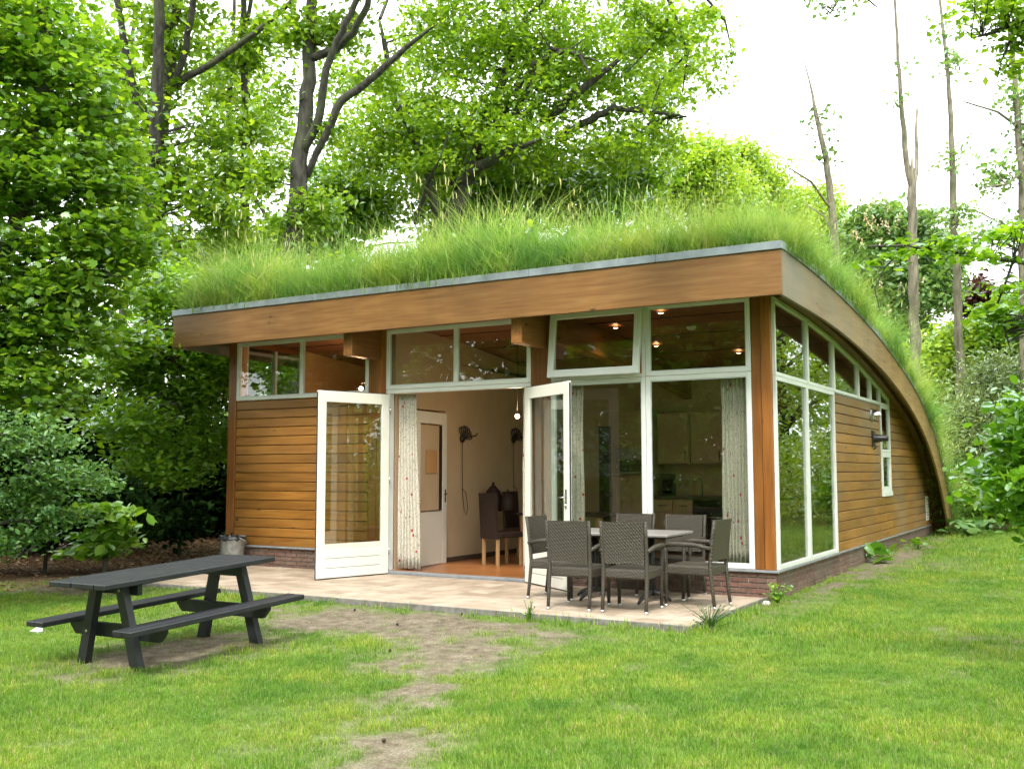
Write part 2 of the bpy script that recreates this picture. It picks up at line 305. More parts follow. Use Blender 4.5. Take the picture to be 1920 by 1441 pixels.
L['elder'] = leafmat('elder leaf', (.05, .13, .035), (.09, .20, .055), (.18, .31, .11), .35, .045)
L['hazel'] = leafmat('hazel leaf', (.10, .24, .02), (.17, .34, .03), (.27, .46, .05), .5)
L['oak'] = leafmat('oak leaf', (.11, .225, .02), (.19, .345, .032), (.31, .46, .065), .55)
L['oakdark'] = leafmat('beech leaf', (.065, .165, .018), (.11, .24, .024), (.19, .33, .04), .5)
L['lime'] = leafmat('pale spring leaf', (.20, .34, .04), (.30, .46, .06), (.40, .54, .11), .5)
L['chest'] = leafmat('chestnut leaf', (.10, .21, .07), (.18, .32, .12), (.30, .45, .20), .4)
L['grey'] = leafmat('grey willow leaf', (.13, .20, .09), (.21, .29, .13), (.32, .40, .21), .35)
L['shadefill'] = leafmat('shade-dark filler leaf', (.007, .020, .006), (.012, .030, .008), (.02, .045, .012), .2, .0)  # shade of the hollow under the canopy, put into the leaf colour
L['copper'] = leafmat('copper leaf', (.05, .02, .025), (.08, .03, .035), (.12, .05, .05), .3)
L['shrub'] = leafmat('broad shrub leaf', (.08, .22, .025), (.14, .33, .035), (.24, .45, .06), .5)
L['litter'] = leafmat('dry leaf', (.09, .05, .025), (.17, .10, .05), (.28, .19, .11), .1, .03)
L['flower'] = leafmat('cream blossom', (.5, .42, .33), (.6, .5, .42), (.7, .6, .5), .3, .02)

# ------------------------------------------------------------------ roof curves (y, z) and ground
def crv(pts, n=60):
    P = np.array(pts, float); s = np.r_[0, np.cumsum(np.linalg.norm(np.diff(P, axis=0), axis=1))]; s /= s[-1]
    # smooth a little by a Catmull-Rom pass
    out = []
    for u in np.linspace(0, 1, n):
        i = min(max(np.searchsorted(s, u)-1, 0), len(P)-2); t = (u-s[i])/(s[i+1]-s[i])
        p0, p1, p2, p3 = P[max(i-1, 0)], P[i], P[i+1], P[min(i+2, len(P)-1)]
        out.append(.5*((2*p1)+(-p0+p2)*t+(2*p0-5*p1+4*p2-p3)*t*t+(-p0+3*p1-3*p2+p3)*t**3))
    return np.array(out)
FY = -.80; EX = .37; WX = -8.83; LX = -9.23
TOP = crv([(FY, 4.00), (.6, 3.965), (2.1, 3.87), (3.3, 3.765), (4.4, 3.64), (5.6, 3.46), (6.8, 3.255), (7.9, 3.02), (8.7, 2.80), (9.4, 2.56), (9.95, 2.33), (10.45, 2.06), (11.0, 1.72), (11.5, 1.33), (11.92, .90), (12.26, .42), (12.5, -.1)])
BOT = crv([(FY, 3.405), (.5, 3.385), (1.6, 3.35), (2.9, 3.26), (4.2, 3.13), (5.3, 2.995), (6.5, 2.785), (7.45, 2.575), (8.3, 2.345), (9.05, 2.09), (9.9, 1.70), (10.64, 1.25), (11.18, .80), (11.62, .33), (11.9, -.1)])
SOF = crv([(FY+.04, 3.56), (0, 3.55), (1.6, 3.49), (3.06, 3.375), (4.7, 3.185), (6.3, 2.93), (7.3, 2.74), (8.6, 2.47), (9.3, 2.28), (9.8, 2.11), (10.3, 1.86), (11.07, 1.38), (11.6, .92), (12.0, .40), (12.2, -.1)])
def zc(C, y): return float(np.interp(y, C[:, 0], C[:, 1]))
def yc(C, z): return float(np.interp(-z, -C[:, 1], C[:, 0]))
def offset(C, d):
    T = np.gradient(C, axis=0); T /= np.linalg.norm(T, axis=1)[:, None]; return C+d*np.c_[T[:, 1]*-1, T[:, 0]]*1.0
def gz(x, y):
    x = np.asarray(x, float); y = np.asarray(y, float)
    z = np.where(y < -2.6, -.035+.030*(np.maximum(y, -9)+2.6), np.where(y < 0, -.035+.008*(y+2.6), -.014+.0105*np.minimum(y, 14)))
    return z+.012*np.sin(x*1.3+.4)*np.cos(y*1.1)*np.where(y < -3.2, 1, .3)
# ---- value noise in numpy, shared by the soil colour and the grass density
_P = np.random.default_rng(3).random((64, 64))
def vn(x, y):
    xi = np.floor(x).astype(int); yi = np.floor(y).astype(int); fx = x-xi; fy = y-yi; fx = fx*fx*(3-2*fx); fy = fy*fy*(3-2*fy)
    g = lambda a, b: _P[a % 64, b % 64]
    return (g(xi, yi)*(1-fx)+g(xi+1, yi)*fx)*(1-fy)+(g(xi, yi+1)*(1-fx)+g(xi+1, yi+1)*fx)*fy
def fbm(x, y, o=4):
    s = 0; a = .5; t = 0
    for i in range(o): s = s+a*vn(x*2**i+17*i, y*2**i+5*i); t += a; a *= .5
    return s/t
def ell(x, y, cx, cy, rx, ry, rot=0):
    c, s = math.cos(rot), math.sin(rot); u = ((x-cx)*c+(y-cy)*s)/rx; v = (-(x-cx)*s+(y-cy)*c)/ry
    return np.clip(1.35-np.sqrt(u*u+v*v), 0, 1)
def bare(x, y):
    """0 = full turf, 1 = bare trodden earth"""
    x = np.asarray(x, float); y = np.asarray(y, float)
    b = ell(x, y, -2.9, -3.4, 2.1, .78, .03)*1.5
    b = np.maximum(b, ell(x, y, -1.65, -4.3, .75, 1.0, .2)*1.3)
    b = np.maximum(b, ell(x, y, -1.05, -5.5, .42, .9, .45)*1.0)
    b = np.maximum(b, ell(x, y, -.35, -6.9, .48, 1.0, .5)*1.05)
    b = np.maximum(b, ell(x, y, .35, -8.0, .5, .55, .5)*.85)
    b = np.maximum(b, ell(x, y, -3.75, -5.45, .75, 1.15)*1.25)
    b = np.maximum(b, ell(x, y, -4.6, -3.3, 1.3, .45)*.8)
    b = np.maximum(b, ell(x, y, -12.3, -1.0, 3.2, 3.0, .3)*2.4)
    b = np.maximum(b, ell(x, y, -8.4, -3.1, 1.2, .55, .2)*1.2)
    b = np.maximum(b, ell(x, y, .30, 5.0, .38, 6.0)*1.0)
    b = np.maximum(b, ell(x, y, 1.1, 5.2, .7, 1.2)*.45)
    b = np.maximum(b, .4*np.clip((fbm(x*1.3+3, y*1.3, 4)-.60)*7, 0, 1))
    b = b*1.0+(fbm(x*4.3, y*4.3, 4)-.53)*1.9*np.clip(b*2, 0, 1)
    return np.clip(b, 0, 1)

# ------------------------------------------------------------------ ground
def grid_ground():
    xs = np.unique(np.r_[np.linspace(-160, -16, 14), np.linspace(-16, 8, 170), np.linspace(8, 160, 14)])
    ys = np.unique(np.r_[np.linspace(-160, -12, 14), np.linspace(-12, 16, 190), np.linspace(16, 200, 16)])
    X, Y = np.meshgrid(xs, ys); Z = gz(X, Y)
    inside = (X > WX+.1) & (X < -.1) & (Y > -2.45) & (Y < 11.7)
    Z = np.where(inside, -.12, Z)
    nx, ny = len(xs), len(ys); V = np.c_[X.ravel(), Y.ravel(), Z.ravel()]
    i = np.arange(nx*ny).reshape(ny, nx); F = np.stack([i[:-1, :-1], i[:-1, 1:], i[1:, 1:], i[1:, :-1]], -1).reshape(-1, 4)
    me = bpy.data.meshes.new('lawn_ground'); me.from_pydata(V.tolist(), [], F.tolist()); me.polygons.foreach_set('use_smooth', [True]*len(F))
    a = me.attributes.new('bare', 'FLOAT', 'POINT'); a.data.foreach_set('value', bare(V[:, 0], V[:, 1]).astype('f'))
    lit = np.clip(ell(V[:, 0], V[:, 1], -12.5, 1.0, 3.4, 5.0, .2)*2.0+(V[:, 1] > 14)*1.0+(V[:, 0] < -14), 0, 1)
    a = me.attributes.new('litter', 'FLOAT', 'POINT'); a.data.foreach_set('value', lit.astype('f'))
    m, n, l, b = nodes('soil and turf'); g = n.new('ShaderNodeNewGeometry')
    t = n.new('ShaderNodeTexNoise'); t.inputs['Scale'].default_value = 9; t.inputs['Detail'].default_value = 10; l.new(g.outputs['Position'], t.inputs['Vector'])
    t2 = n.new('ShaderNodeTexNoise'); t2.inputs['Scale'].default_value = 70; t2.inputs['Detail'].default_value = 6; l.new(g.outputs['Position'], t2.inputs['Vector'])
    soil = ramp(n, [(.3, (.12, .097, .066)), (.55, (.20, .17, .12)), (.75, (.27, .235, .172))]); l.new(t.outputs['Fac'], soil.inputs[0])
    sp = ramp(n, [(.35, (.6, .6, .6)), (.6, (1.05, 1.05, 1.05)), (.72, (1.5, 1.45, 1.3))]); l.new(t2.outputs['Fac'], sp.inputs[0]); sc_ = mix(n, l, 'MULTIPLY', 1, soil.outputs[0], sp.outputs[0])
    gr = ramp(n, [(.3, (.07, .14, .02)), (.7, (.14, .22, .035))]); l.new(t2.outputs['Fac'], gr.inputs[0])
    ab = n.new('ShaderNodeAttribute'); ab.attribute_name = 'bare'; c = mix(n, l, 'MIX', ab.outputs['Fac'], gr.outputs[0], sc_)
    li = ramp(n, [(.35, (.03, .018, .01)), (.5, (.085, .05, .026)), (.7, (.17, .11, .06))]); l.new(t2.outputs['Fac'], li.inputs[0])
    al = n.new('ShaderNodeAttribute'); al.attribute_name = 'litter'; c = mix(n, l, 'MIX', al.outputs['Fac'], c, li.outputs[0])
    l.new(c, b.inputs['Base Color']); b.inputs['Roughness'].default_value = 1; b.inputs['Specular IOR Level'].default_value = .1
    bp = n.new('ShaderNodeBump'); bp.inputs['Strength'].default_value = .8; bp.inputs['Distance'].default_value = .02; l.new(t2.outputs['Fac'], bp.inputs['Height']); l.new(bp.outputs[0], b.inputs['Normal'])
    me.materials.append(m); link(bpy.data.objects.new('ground', me))['kind'] = 'structure'
grid_ground()

# ------------------------------------------------------------------ terrace
ter = MB(); ter.box(WX-.35, -.12, -2.56, -.012, -.2, .008); tero = ter.build('terrace', M['joint'], kind='structure')
ed = MB(); ed.box(WX-.35, -.10, -2.585, -2.562, -.14, .028, .004); ed.box(-.118, -.096, -2.56, -.02, -.14, .028, .004)
ed.build('edge_strip', plain('worn concrete kerb', (.17, .16, .145), .9, noise=.35, nscale=12), tero)
tm = MB().box(-.1485, .1485, -.1485, .1485, -.012, 0, .003).mesh('tile', M['tile'])
nx = 30; ny = 8; tw = (WX-.33-(-.125))/-nx; th = 2.53/ny
for i in range(nx):
    for j in range(ny):
        inst('tile', tm, tero, (-.125-tw*(i+.5), -.03-th*(j+.5), .02+random.uniform(-.0012, .0012)), (random.uniform(-.003, .003), random.uniform(-.003, .003), 0), ((tw-.006)/.297, (th-.006)/.297, 1))

# ------------------------------------------------------------------ the house
house = empty('holiday_cottage', (WX/2, 5.5, 0), label='low timber holiday cottage under an arched grass roof, french doors standing open', cat='house')
def H(mb, name, mat, **k):
    o = mb.build(name, mat, house, **k); o.matrix_parent_inverse = house.matrix_world.inverted(); return o
house.location = (0, 0, 0)
def under(parent, mb, name, mat): return mb.build(name, mat, parent)

# structure of the roof -------------------------------------------------
def ribbon(mb, C, x0, x1, lift=0.0):
    n = len(C); V = [(x0, a, b+lift) for a, b in C]+[(x1, a, b+lift) for a, b in C]; mb.add(V, [(i, i+1, n+i+1, n+i) for i in range(n-1)], True)
def band(mb, A, B, x0, x1):
    n = len(A); V = [(x, p[0], p[1]) for x in (x0, x1) for p in list(A)+list(B)]
    F = []
    for i in range(n-1):
        F += [(i, i+1, n+i+1, n+i), (2*n+i, 3*n+i, 3*n+i+1, 2*n+i+1), (i, 2*n+i, 2*n+i+1, i+1), (n+i, n+i+1, 3*n+i+1, 3*n+i)]
    F += [(0, n, 3*n, 2*n), (n-1, 3*n-1, 4*n-1, 2*n-1)]; mb.add(V, F)
TRM = offset(TOP, -.085)
b = MB(); band(b, TRM, BOT, EX-.04, EX); H(b, 'arched_fascia', M['arch'], label='long arched side fascia, weathered grey near the front corner')
b = MB(); band(b, TRM, BOT, LX, LX+.04); H(b, 'arched_fascia', M['arch'])
b = MB(); b.box(LX, EX, FY-.045, FY-.002, 3.405, 3.905, .004); H(b, 'front_fascia', M['fascia'])
for xa_, xb_ in ((EX-.06, EX+.018), (LX-.018, LX+.06)):
    b = MB(); band(b, TOP, offset(TOP, -.083), xa_, xb_); H(b, 'side_roof_trim', M['zinc'])
seg = [LX-.018, -8.0, -6.3, -4.55, -2.8, -1.1, EX+.018]
for i in range(6):
    b = MB(); b.box(seg[i]+.002, seg[i+1]-.002, FY-.065, FY+.03, 3.909, 4.0-.001*(i % 2), .004); H(b, 'front_roof_trim', M['zinc'])
CEIL = offset(SOF, .12)
b = MB(); ribbon(b, SOF, LX+.04, EX-.04, .10); H(b, 'soffit', M['soffit'])
b = MB(); ribbon(b, offset(TOP, -.10), LX+.05, EX-.05); b.box(LX+.05, EX-.05, FY, FY+.02, 3.6, 3.9); H(b, 'roof_deck', plain('roof soil', (.06, .045, .03), 1))
# curved beams: at both walls and the two inner ones that poke out under the fascia
BMB = offset(SOF, .0)
def beam(x0, x1, depth, tipd, y_end=12.1):
    A = SOF+np.array([0, .098]); A = A[A[:, 0] > tipd]; Bm = offset(SOF, -depth+.1); Bm = np.c_[np.interp(np.linspace(0, 1, len(A)), np.linspace(0, 1, (Bm[:, 0] > tipd).sum()), Bm[Bm[:, 0] > tipd][:, 0]), np.interp(np.linspace(0, 1, len(A)), np.linspace(0, 1, (Bm[:, 0] > tipd).sum()), Bm[Bm[:, 0] > tipd][:, 1])]
    m_ = MB(); band(m_, A, Bm, x0, x1); return m_
H(beam(.012, .13, .10, -.05), 'curved_beam', M['soffit']); H(beam(WX-.13, WX-.012, .10, -.05), 'curved_beam', M['soffit'])
for x0 in (-5.905, -3.150):
    b = MB(); A = SOF[(SOF[:, 0] > .06)]; Bm = A-np.array([0, .33]); band(b, A+np.array([0, .098]), Bm, x0, x0+.155); H(b, 'curved_beam', M['soffit'])
    b = MB(); b.box(x0, x0+.155, -.70, -.002, 3.105, 3.652, .006); H(b, 'beam_end', M['soffit'])

# walls: backing sheets the planks stand on ----------------------------
# side wall (x = 0): window openings y .10-2.97 (z .38-roof), 3.0-7.2 above z 2.6, 6.38-7.2 down to 1.05
PL = .1418
def clipped(y0, y1, z0, z1, C=SOF, d=.0):
    """polygon in (y,z), cut off by the roof curve"""
    top = [(y, min(z1, zc(C, y)+d)) for y in np.linspace(y0, min(y1, yc(C, z0)-.01), 7)]
    return [(y0, z0), (top[-1][0], z0)]+top[::-1]
sidewall = MB()
for (a, c, z0, z1) in ((3.0, 6.40, .33, 2.60), (7.20, 12, .33, 3.0), (6.40, 7.20, .33, 1.05)):
    P = clipped(a, c, z0, z1, SOF, .09); sidewall.prism([(y, z) for y, z in P], 0, -.12, -.004)
sw = H(sidewall, 'side_wall', M['dark'])
def plank_prism(P, x0, x1):
    m_ = MB(); m_.prism(P, 0, x0, x1); return m_
for k in range(17):
    z0 = .333+k*PL; z1 = z0+PL-.009
    spans = []
    if z1 < 1.06: spans = [(3.0, yc(SOF, z0)-.0)]
    elif z0 > 2.52: spans = [(7.215, yc(SOF, z0))]
    else: spans = [(3.0, 6.385), (7.215, yc(SOF, z0))]
    for a, c in spans:
        parts = [(a, c)]
        if c-a > 5.2:
            j = a+random.uniform(2.4, 4.4); parts = [(a, j-.002), (j+.002, c)]
        for (u, v) in parts:
            if v-u < .05: continue
            vt = min(v, yc(SOF, z1)) if v > 7.3 else v
            P = [(u, z0), (v, z0), (max(vt, u+.01), z1), (u, z1)]
            m_ = MB(); n4 = len(P)
            # board with a sloping top lip so the joint reads as a shadow line
            V = [(0.0, y, z) for y, z in P]+[(.016, P[0][0], P[0][1]+.002), (.016, P[1][0], P[1][1]+.002), (.016, P[2][0], P[2][1]-.012), (.016, P[3][0], P[3][1]-.012)]
            m_.add(V, [(3, 2, 1, 0), (4, 5, 6, 7), (0, 1, 5, 4), (1, 2, 6, 5), (2, 3, 7, 6), (3, 0, 4, 7)]); m_.build('plank', M['clad_y'], sw)
# front-left wall
fw = MB(); fw.box(-8.655, -5.98, .004, .12, .33, 2.6); fwo = H(fw, 'front_wall', M['dark'])
for k in range(16):
    z0 = .333+k*PL; z1 = z0+PL-.009; m_ = MB(); x0, x1 = -8.652, -5.985
    V = [(x0, 0, z0), (x1, 0, z0), (x1, 0, z1), (x0, 0, z1), (x0, -.016, z0+.002), (x1, -.016, z0+.002), (x1, -.016, z1-.012), (x0, -.016, z1-.012)]
    m_.add(V, [(0, 1, 2, 3), (7, 6, 5, 4), (4, 5, 1, 0), (5, 6, 2, 1), (6, 7, 3, 2), (7, 4, 0, 3)]); m_.build('plank', M['clad_x'], fwo)
# left wall with its high window, inner partitions, floor, ceiling
lw = MB(); lw.prism(clipped(0.12, .25, -.1, 3.6, SOF, .09), 0, WX, WX+.12); lw.prism(clipped(.25, 1.60, -.1, 2.58), 0, WX, WX+.12); lw.prism(clipped(1.60, 12, -.1, 3.6, SOF, .09), 0, WX, WX+.12)
H(lw, 'left_wall', M['ply'])
b = MB(); b.box(WX+.02, WX+.10, .25, 1.60, 2.58, 2.64, .004); b.box(WX+.02, WX+.10, .25, .30, 2.64, 3.52); b.box(WX+.02, WX+.10, .92, .97, 2.64, 3.5); b.box(WX+.02, WX+.10, 1.55, 1.60, 2.64, 3.45)
wobj = H(MB().box(WX+.03, WX+.05, .3, 1.55, 3.4, 3.45), 'window', M['whitedark']); under(wobj, b, 'frame', M['whitedark']); under(wobj, MB().box(WX+.055, WX+.061, .30, 1.55, 2.64, 3.50), 'pane', M['glass'])
fl = MB(); fl.box(-8.70, -.13, .0, 11.6, -.05, .058); flo = H(fl, 'floor', M['dark'])
for i in range(17):
    x0 = -8.7; y0 = .075+i*.325
    fm = MB(); fm.box(-8.7, -.13, y0, y0+.322, .059, .066); fm.build('floor_board', M['floor'], flo)
b = MB(); b.box(-5.72, -5.60, 1.42, 5.4, .066, 3.2); b.box(-5.72, -5.60, .13, .44, .066, 3.6); b.box(-5.72, -5.60, .44, 1.42, 2.42, 3.6)
b.prism([(1.42, 3.2), (5.4, 3.2-.1), (5.4, 3.2), (1.42, 3.6)], 0, -5.72, -5.60); H(b, 'inner_wall', M['plaster'])
b = MB(); b.box(-8.7, -.13, 5.4, 5.5, .066, 3.3); H(b, 'inner_wall', M['plaster'])
b = MB(); b.box(-5.60, -5.585, 1.42, 5.39, .066, .14); b.box(-5.58, -.14, 5.385, 5.399, .066, .14); H(b, 'skirting', M['dark'])
b = MB(); ribbon(b, SOF[(SOF[:, 0] > .12) & (SOF[:, 0] < 5.8)], -8.7, -.13, .085); H(b, 'ceiling', M['ceil'])
b = MB()
for i, y in enumerate((1.25, 2.45, 3.65, 4.85)): b.box(-8.7, -.13, y, y+.02, zc(SOF, y)+.074, zc(SOF, y)+.10)
H(b, 'ceiling_joint', M['dark'])
# posts -----------------------------------------------------------------
def post(x0, x1, y0, y1, z0=.333, z1=3.64):
    m_ = MB(); m_.box(x0, x1, y0, y1, z0, z1, .006); H(m_, 'post', M['post'])
post(WX, WX+.165, -.035, .12); post(-5.975, -5.825, -.03, .12, .03); post(-5.822, -5.655, -.03, .12, .03); post(-3.235, -3.10, -.03, .12, .03); post(-3.097, -2.935, -.03, .12, .03)
post(-.237, -.128, -.03, .11); post(-.124, -.002, -.03, .11)
# windows ----------------------------------------------------------------
def win_x(x0, x1, z0, z1, mull=(), fwid=.055, y=-.02, mat=None, name='window'):
    root = H(MB().box(x0+.004, x1-.004, y+.045, y+.085, z1-fwid*.8, z1-.004), name, M['whitedark'])
    f = MB(); d0, d1 = y-.015, y+.05
    f.box(x0, x0+fwid, d0, d1, z0, z1, .004); f.box(x1-fwid, x1, d0, d1, z0, z1, .004)
    f.box(x0+fwid, x1-fwid, d0+.002, d1, z1-fwid, z1, .004); f.box(x0+fwid, x1-fwid, d0+.002, d1, z0, z0+fwid, .004)
    for mx_ in mull: f.box(mx_-.03, mx_+.03, d0+.004, d1-.002, z0+fwid, z1-fwid, .004)
    under(root, f, 'frame', mat or M['white'])
    edges = [x0+fwid]+[v for mx_ in mull for v in (mx_-.03, mx_+.03)]+[x1-fwid]
    for i in range(0, len(edges), 2):
        g = MB(); g.box(edges[i], edges[i+1], y+.012, y+.018, z0+fwid, z1-fwid); under(root, g, 'pane', M['glass'])
        be = MB(); e0, e1, q = edges[i], edges[i+1], .012
        be.box(e0, e0+q, y-.004, y+.010, z0+fwid, z1-fwid); be.box(e1-q, e1, y-.004, y+.010, z0+fwid, z1-fwid); be.box(e0+q, e1-q, y-.004, y+.010, z0+fwid, z0+fwid+q); be.box(e0+q, e1-q, y-.004, y+.010, z1-fwid-q, z1-fwid)
        under(root, be, 'glazing_bead', M['whitedark'])
    return root
win_x(-8.655, -5.98, 2.605, 3.535, (-7.29,))
win_x(-5.65, -3.24, 2.66, 3.535, (-4.44,))
win_x(-1.585, -.242, 2.66, 3.56); win_x(-1.585, -.242, .336, 2.656)
win_x(-2.93, -1.59, .336, 2.656); 
ff = MB()
for a in ((-2.93, -2.885, 2.66, 3.56), (-1.64, -1.59, 2.66, 3.56)): ff.box(a[0], a[1], -.035, .03, a[2], a[3], .004)
ff.box(-2.885, -1.64, -.033, .03, 3.51, 3.56, .004); ff.box(-2.885, -1.64, -.033, .03, 2.66, 2.70, .004)
wroot = H(ff, 'window', M['white'], label='upper window with its sash tilted open')
sash = MB(); w_, h_ = 1.29, .86
sash.box(0, .085, -.03, .025, -h_, 0, .004); sash.box(w_-.085, w_, -.03, .025, -h_, 0, .004); sash.box(.085, w_-.085, -.028, .025, -.085, 0, .004); sash.box(.085, w_-.085, -.028, .025, -h_, -h_+.095, .004)
so = sash.build('sash', M['white'], wroot, (-2.905, -.065, 3.545), (R(-7), 0, 0))
pm = MB(); pm.box(-2.905+.085, -2.905+w_-.085, -.065-.003, -.065+.003, 3.545-h_+.095, 3.545-.085)
pp = pm.build('pane', M['glass'], wroot); c_ = Vector((0, -.065, 3.545)); pp.matrix_basis = Matrix.Translation(c_) @ Matrix.Rotation(R(-7), 4, 'X') @ Matrix.Translation(-c_)
# side glazing
def win_y(y0, y1, z0, z1, slant=False, fwid=.05, x=0.02, name='window', split=None):
    za, zb = (z1, z1) if not slant else (zc(SOF, y0)-.01, zc(SOF, y1)-.01)
    root = H(MB().box(x-.09, x-.05, y0+.004, y1-.004, z0+.004, z0+fwid*.8), name, M['whitedark'])
    f = MB(); d0, d1 = x-.05, x+.015
    def zt(y): return za+(zb-za)*(y-y0)/(y1-y0)
    f.prism([(y0, z0), (y0+fwid, z0), (y0+fwid, zt(y0+fwid)), (y0, za)], 0, d0, d1); f.prism([(y1-fwid, z0), (y1, z0), (y1, zb), (y1-fwid, zt(y1-fwid))], 0, d0, d1)
    f.prism([(y0+fwid, zt(y0+fwid)-fwid), (y1-fwid, zt(y1-fwid)-fwid), (y1-fwid, zt(y1-fwid)), (y0+fwid, zt(y0+fwid))], 0, d0, d1-.002); f.box(d0, d1-.002, y0+fwid, y1-fwid, z0, z0+fwid, .003)
    under(root, f, 'frame', M['white'])
    g = MB(); g.prism([(y0+fwid, z0+fwid), (y1-fwid, z0+fwid), (y1-fwid, zt(y1-fwid)-fwid), (y0+fwid, zt(y0+fwid)-fwid)], 0, x-.018, x-.012); under(root, g, 'pane', M['glass_side'])
    return root
win_y(.03, 1.475, .336, 2.60); win_y(1.48, 2.995, .336, 2.60)
ymul = [.03, 1.475, 2.995, 4.60, 5.45, 6.10, 6.385, 7.21]
ymul = [.03]+[float(back(px, 740, 0, 0.0)[1]) for px in (1512, 1561)]+[float(back(px, 745, 0, 0.0)[1]) for px in (1607, 1629.5)]+[6.385, 7.21]
for a, c in zip(ymul[:-1], ymul[1:]): win_y(a, c-.004, 2.604, 3.5, True, .045)
win_y(6.39, 7.208, 1.80, 2.600, False, .045); win_y(6.39, 7.208, 1.12, 1.796, False, .085); b = MB(); b.box(-.02, .05, 6.38, 7.215, 1.04, 1.118, .004); H(b, 'window_sill', M['white'])
b = MB(); b.box(.0, .024, 3.0, 6.385, 2.585, 2.602); H(b, 'lead_flashing', M['slate'])
# plinth -------------------------------------------------------------------
pl = MB(); pl.box(WX, -5.66, -.004, .11, -.15, .30); pl.box(-3.24, -.004, -.004, .11, -.15, .30); pl.box(-.11, -.003, .11, 11.95, -.15, .30); plo = H(pl, 'brick_plinth', M['mortar'])
for q_ in ((WX-.02, -5.66, -.055, .0, .303, .332, .004), (-3.24, .045, -.055, .0, .303, .332, .004), (-.01, .045, .002, 3.0, .304, .332, .004), (-.01, .030, 3.002, 11.7, .304, .330, .004)): H(MB().box(*q_), 'sill_ledge', M['slate'])
bm = MB().box(-.105, .105, -.014, .014, -.025, .025, .003).mesh('brick', M['brick']); hb = MB().box(-.05, .05, -.014, .014, -.025, .025, .003).mesh('brick_header', M['brick'])
rest = MB(); cnt = 0
for r_ in range(5):
    z = .272-r_*.0625; st = (r_ % 2)*.11
    for (xa, xb) in ((-8.83, -5.67), (-3.23, 0.0)):
        x = xb-.105-st if st == 0 else xb-.05
        first = True
        while x-.02 > xa:
            if first and st: inst('brick', hb, plo, (x, -.006, z), (random.uniform(-.004, .004), 0, random.uniform(-.004, .004))); x -= .05+.0125+.105; first = False; continue
            if x-.105 < xa: break
            inst('brick', bm, plo, (x, -.006+random.uniform(-.001, .001), z), (random.uniform(-.006, .006), 0, random.uniform(-.004, .004))); x -= .2225; first = False; cnt += 1
    y = .02+(.05 if st == 0 else .105)+.0; first = True
    k = 0
    while y < 11.85:
        hh = first and st == 0
        if k < 31: inst('brick', hb if hh else bm, plo, (-.006, y, z), (0, 0, PI/2+random.uniform(-.005, .005))); cnt += 1
        else: rest.box(-.02, .0085+random.uniform(-.001, .001), y-.105, y+.105, z-.025, z+.025)
        y += (.05+.0125+.105) if hh else .2225; first = False; k += 1
rb = under(plo, rest, 'brick_courses', M['brick']); rb['kind'] = 'stuff'
b = MB(); b.box(-5.66, -3.24, -.05, .075, .022, .062, .004); b.box(-5.66, -3.24, -.05, -.03, .0, .03); H(b, 'door_threshold', M['slate'])
b = MB(); b.box(-5.65, -5.585, -.03, .08, .064, 2.655, .004); b.box(-3.30, -3.24, -.03, .08, .064, 2.655, .004); b.box(-5.585, -3.30, -.028, .08, 2.60, 2.655, .004); H(b, 'door_frame', M['white'])
# french doors ----------------------------------------------------------------
def leaf(hx, hy, ex, ey, handle, flip):
    ang = math.atan2(ey-hy, ex-hx); w = 1.2; z0, z1 = .035, 2.585; s = .022
    d = H(MB().box(.125, w-.13, -s*.9, s*.9, z0+.002, z0+.40, .003), 'door', M['cream']); d.location = (hx, hy, 0); d.rotation_euler = (0, 0, ang)
    f = MB(); f.box(0, .125, -s, s, z0, z1, .004); f.box(w-.13, w, -s, s, z0, z1, .004); f.box(.127, w-.132, -s+.001, s-.001, z1-.15, z1-.001, .003); f.box(.127, w-.132, -s+.001, s-.001, z0+.402, z0+.45, .003)
    f.box(.12, w-.12, -s-.004, s+.004, z0+.445, z0+.458); 
    under(d, f, 'frame', M['cream'])
    g = MB()
    for zz in (z0+.13, z0+.26): g.box(.15, w-.155, -s*.9-.0015, s*.9+.0015, zz, zz+.007)
    under(d, g, 'panel_groove', M['steelgrey'])
    under(d, MB().box(.125, w-.13, -.004, .004, z0+.45, z1-.15), 'pane', M['glass_side'])
    under(d, MB().box(-.001, w+.001, -.012, .012, z0-.014, z0-.001).box(w+.0005, w+.004, -.012, .012, z0, z1-.02), 'weather_seal', M['rubber'])
    under(d, MB().box(.02, w-.02, -.012, .012, z1+.001, z1+.010), 'top_seal', M['rubber'])
    if handle:
        h = MB()
        for sd in (-1, 1):
            h.box(w-.082, w-.045, sd*(s+.001), sd*(s+.010), 1.02, 1.26, .003); h.tube([(w-.063, sd*(s+.01), 1.16), (w-.063, sd*(s+.05), 1.16), (w-.075, sd*(s+.055), 1.16), (w-.19, sd*(s+.055), 1.16)], .010, 8)
            h.lathe([(0, -.02), (.014, -.02), (.014, .02), (0, .02)], (w-.063, sd*(s+.012), 1.06), 8)
        under(d, h, 'handle', M['chrome'])
    hg = MB()
    for zz in (.3, 1.3, 2.3): hg.tube([(-.012, s, zz), (-.012, s, zz+.1)], .009, 8)
    under(d, hg, 'hinge', M['chrome'])
    return d
leaf(-5.585, -.055, -5.925, -1.25, False, 1); leaf(-3.300, -.055, -2.27, -.74, True, -1)
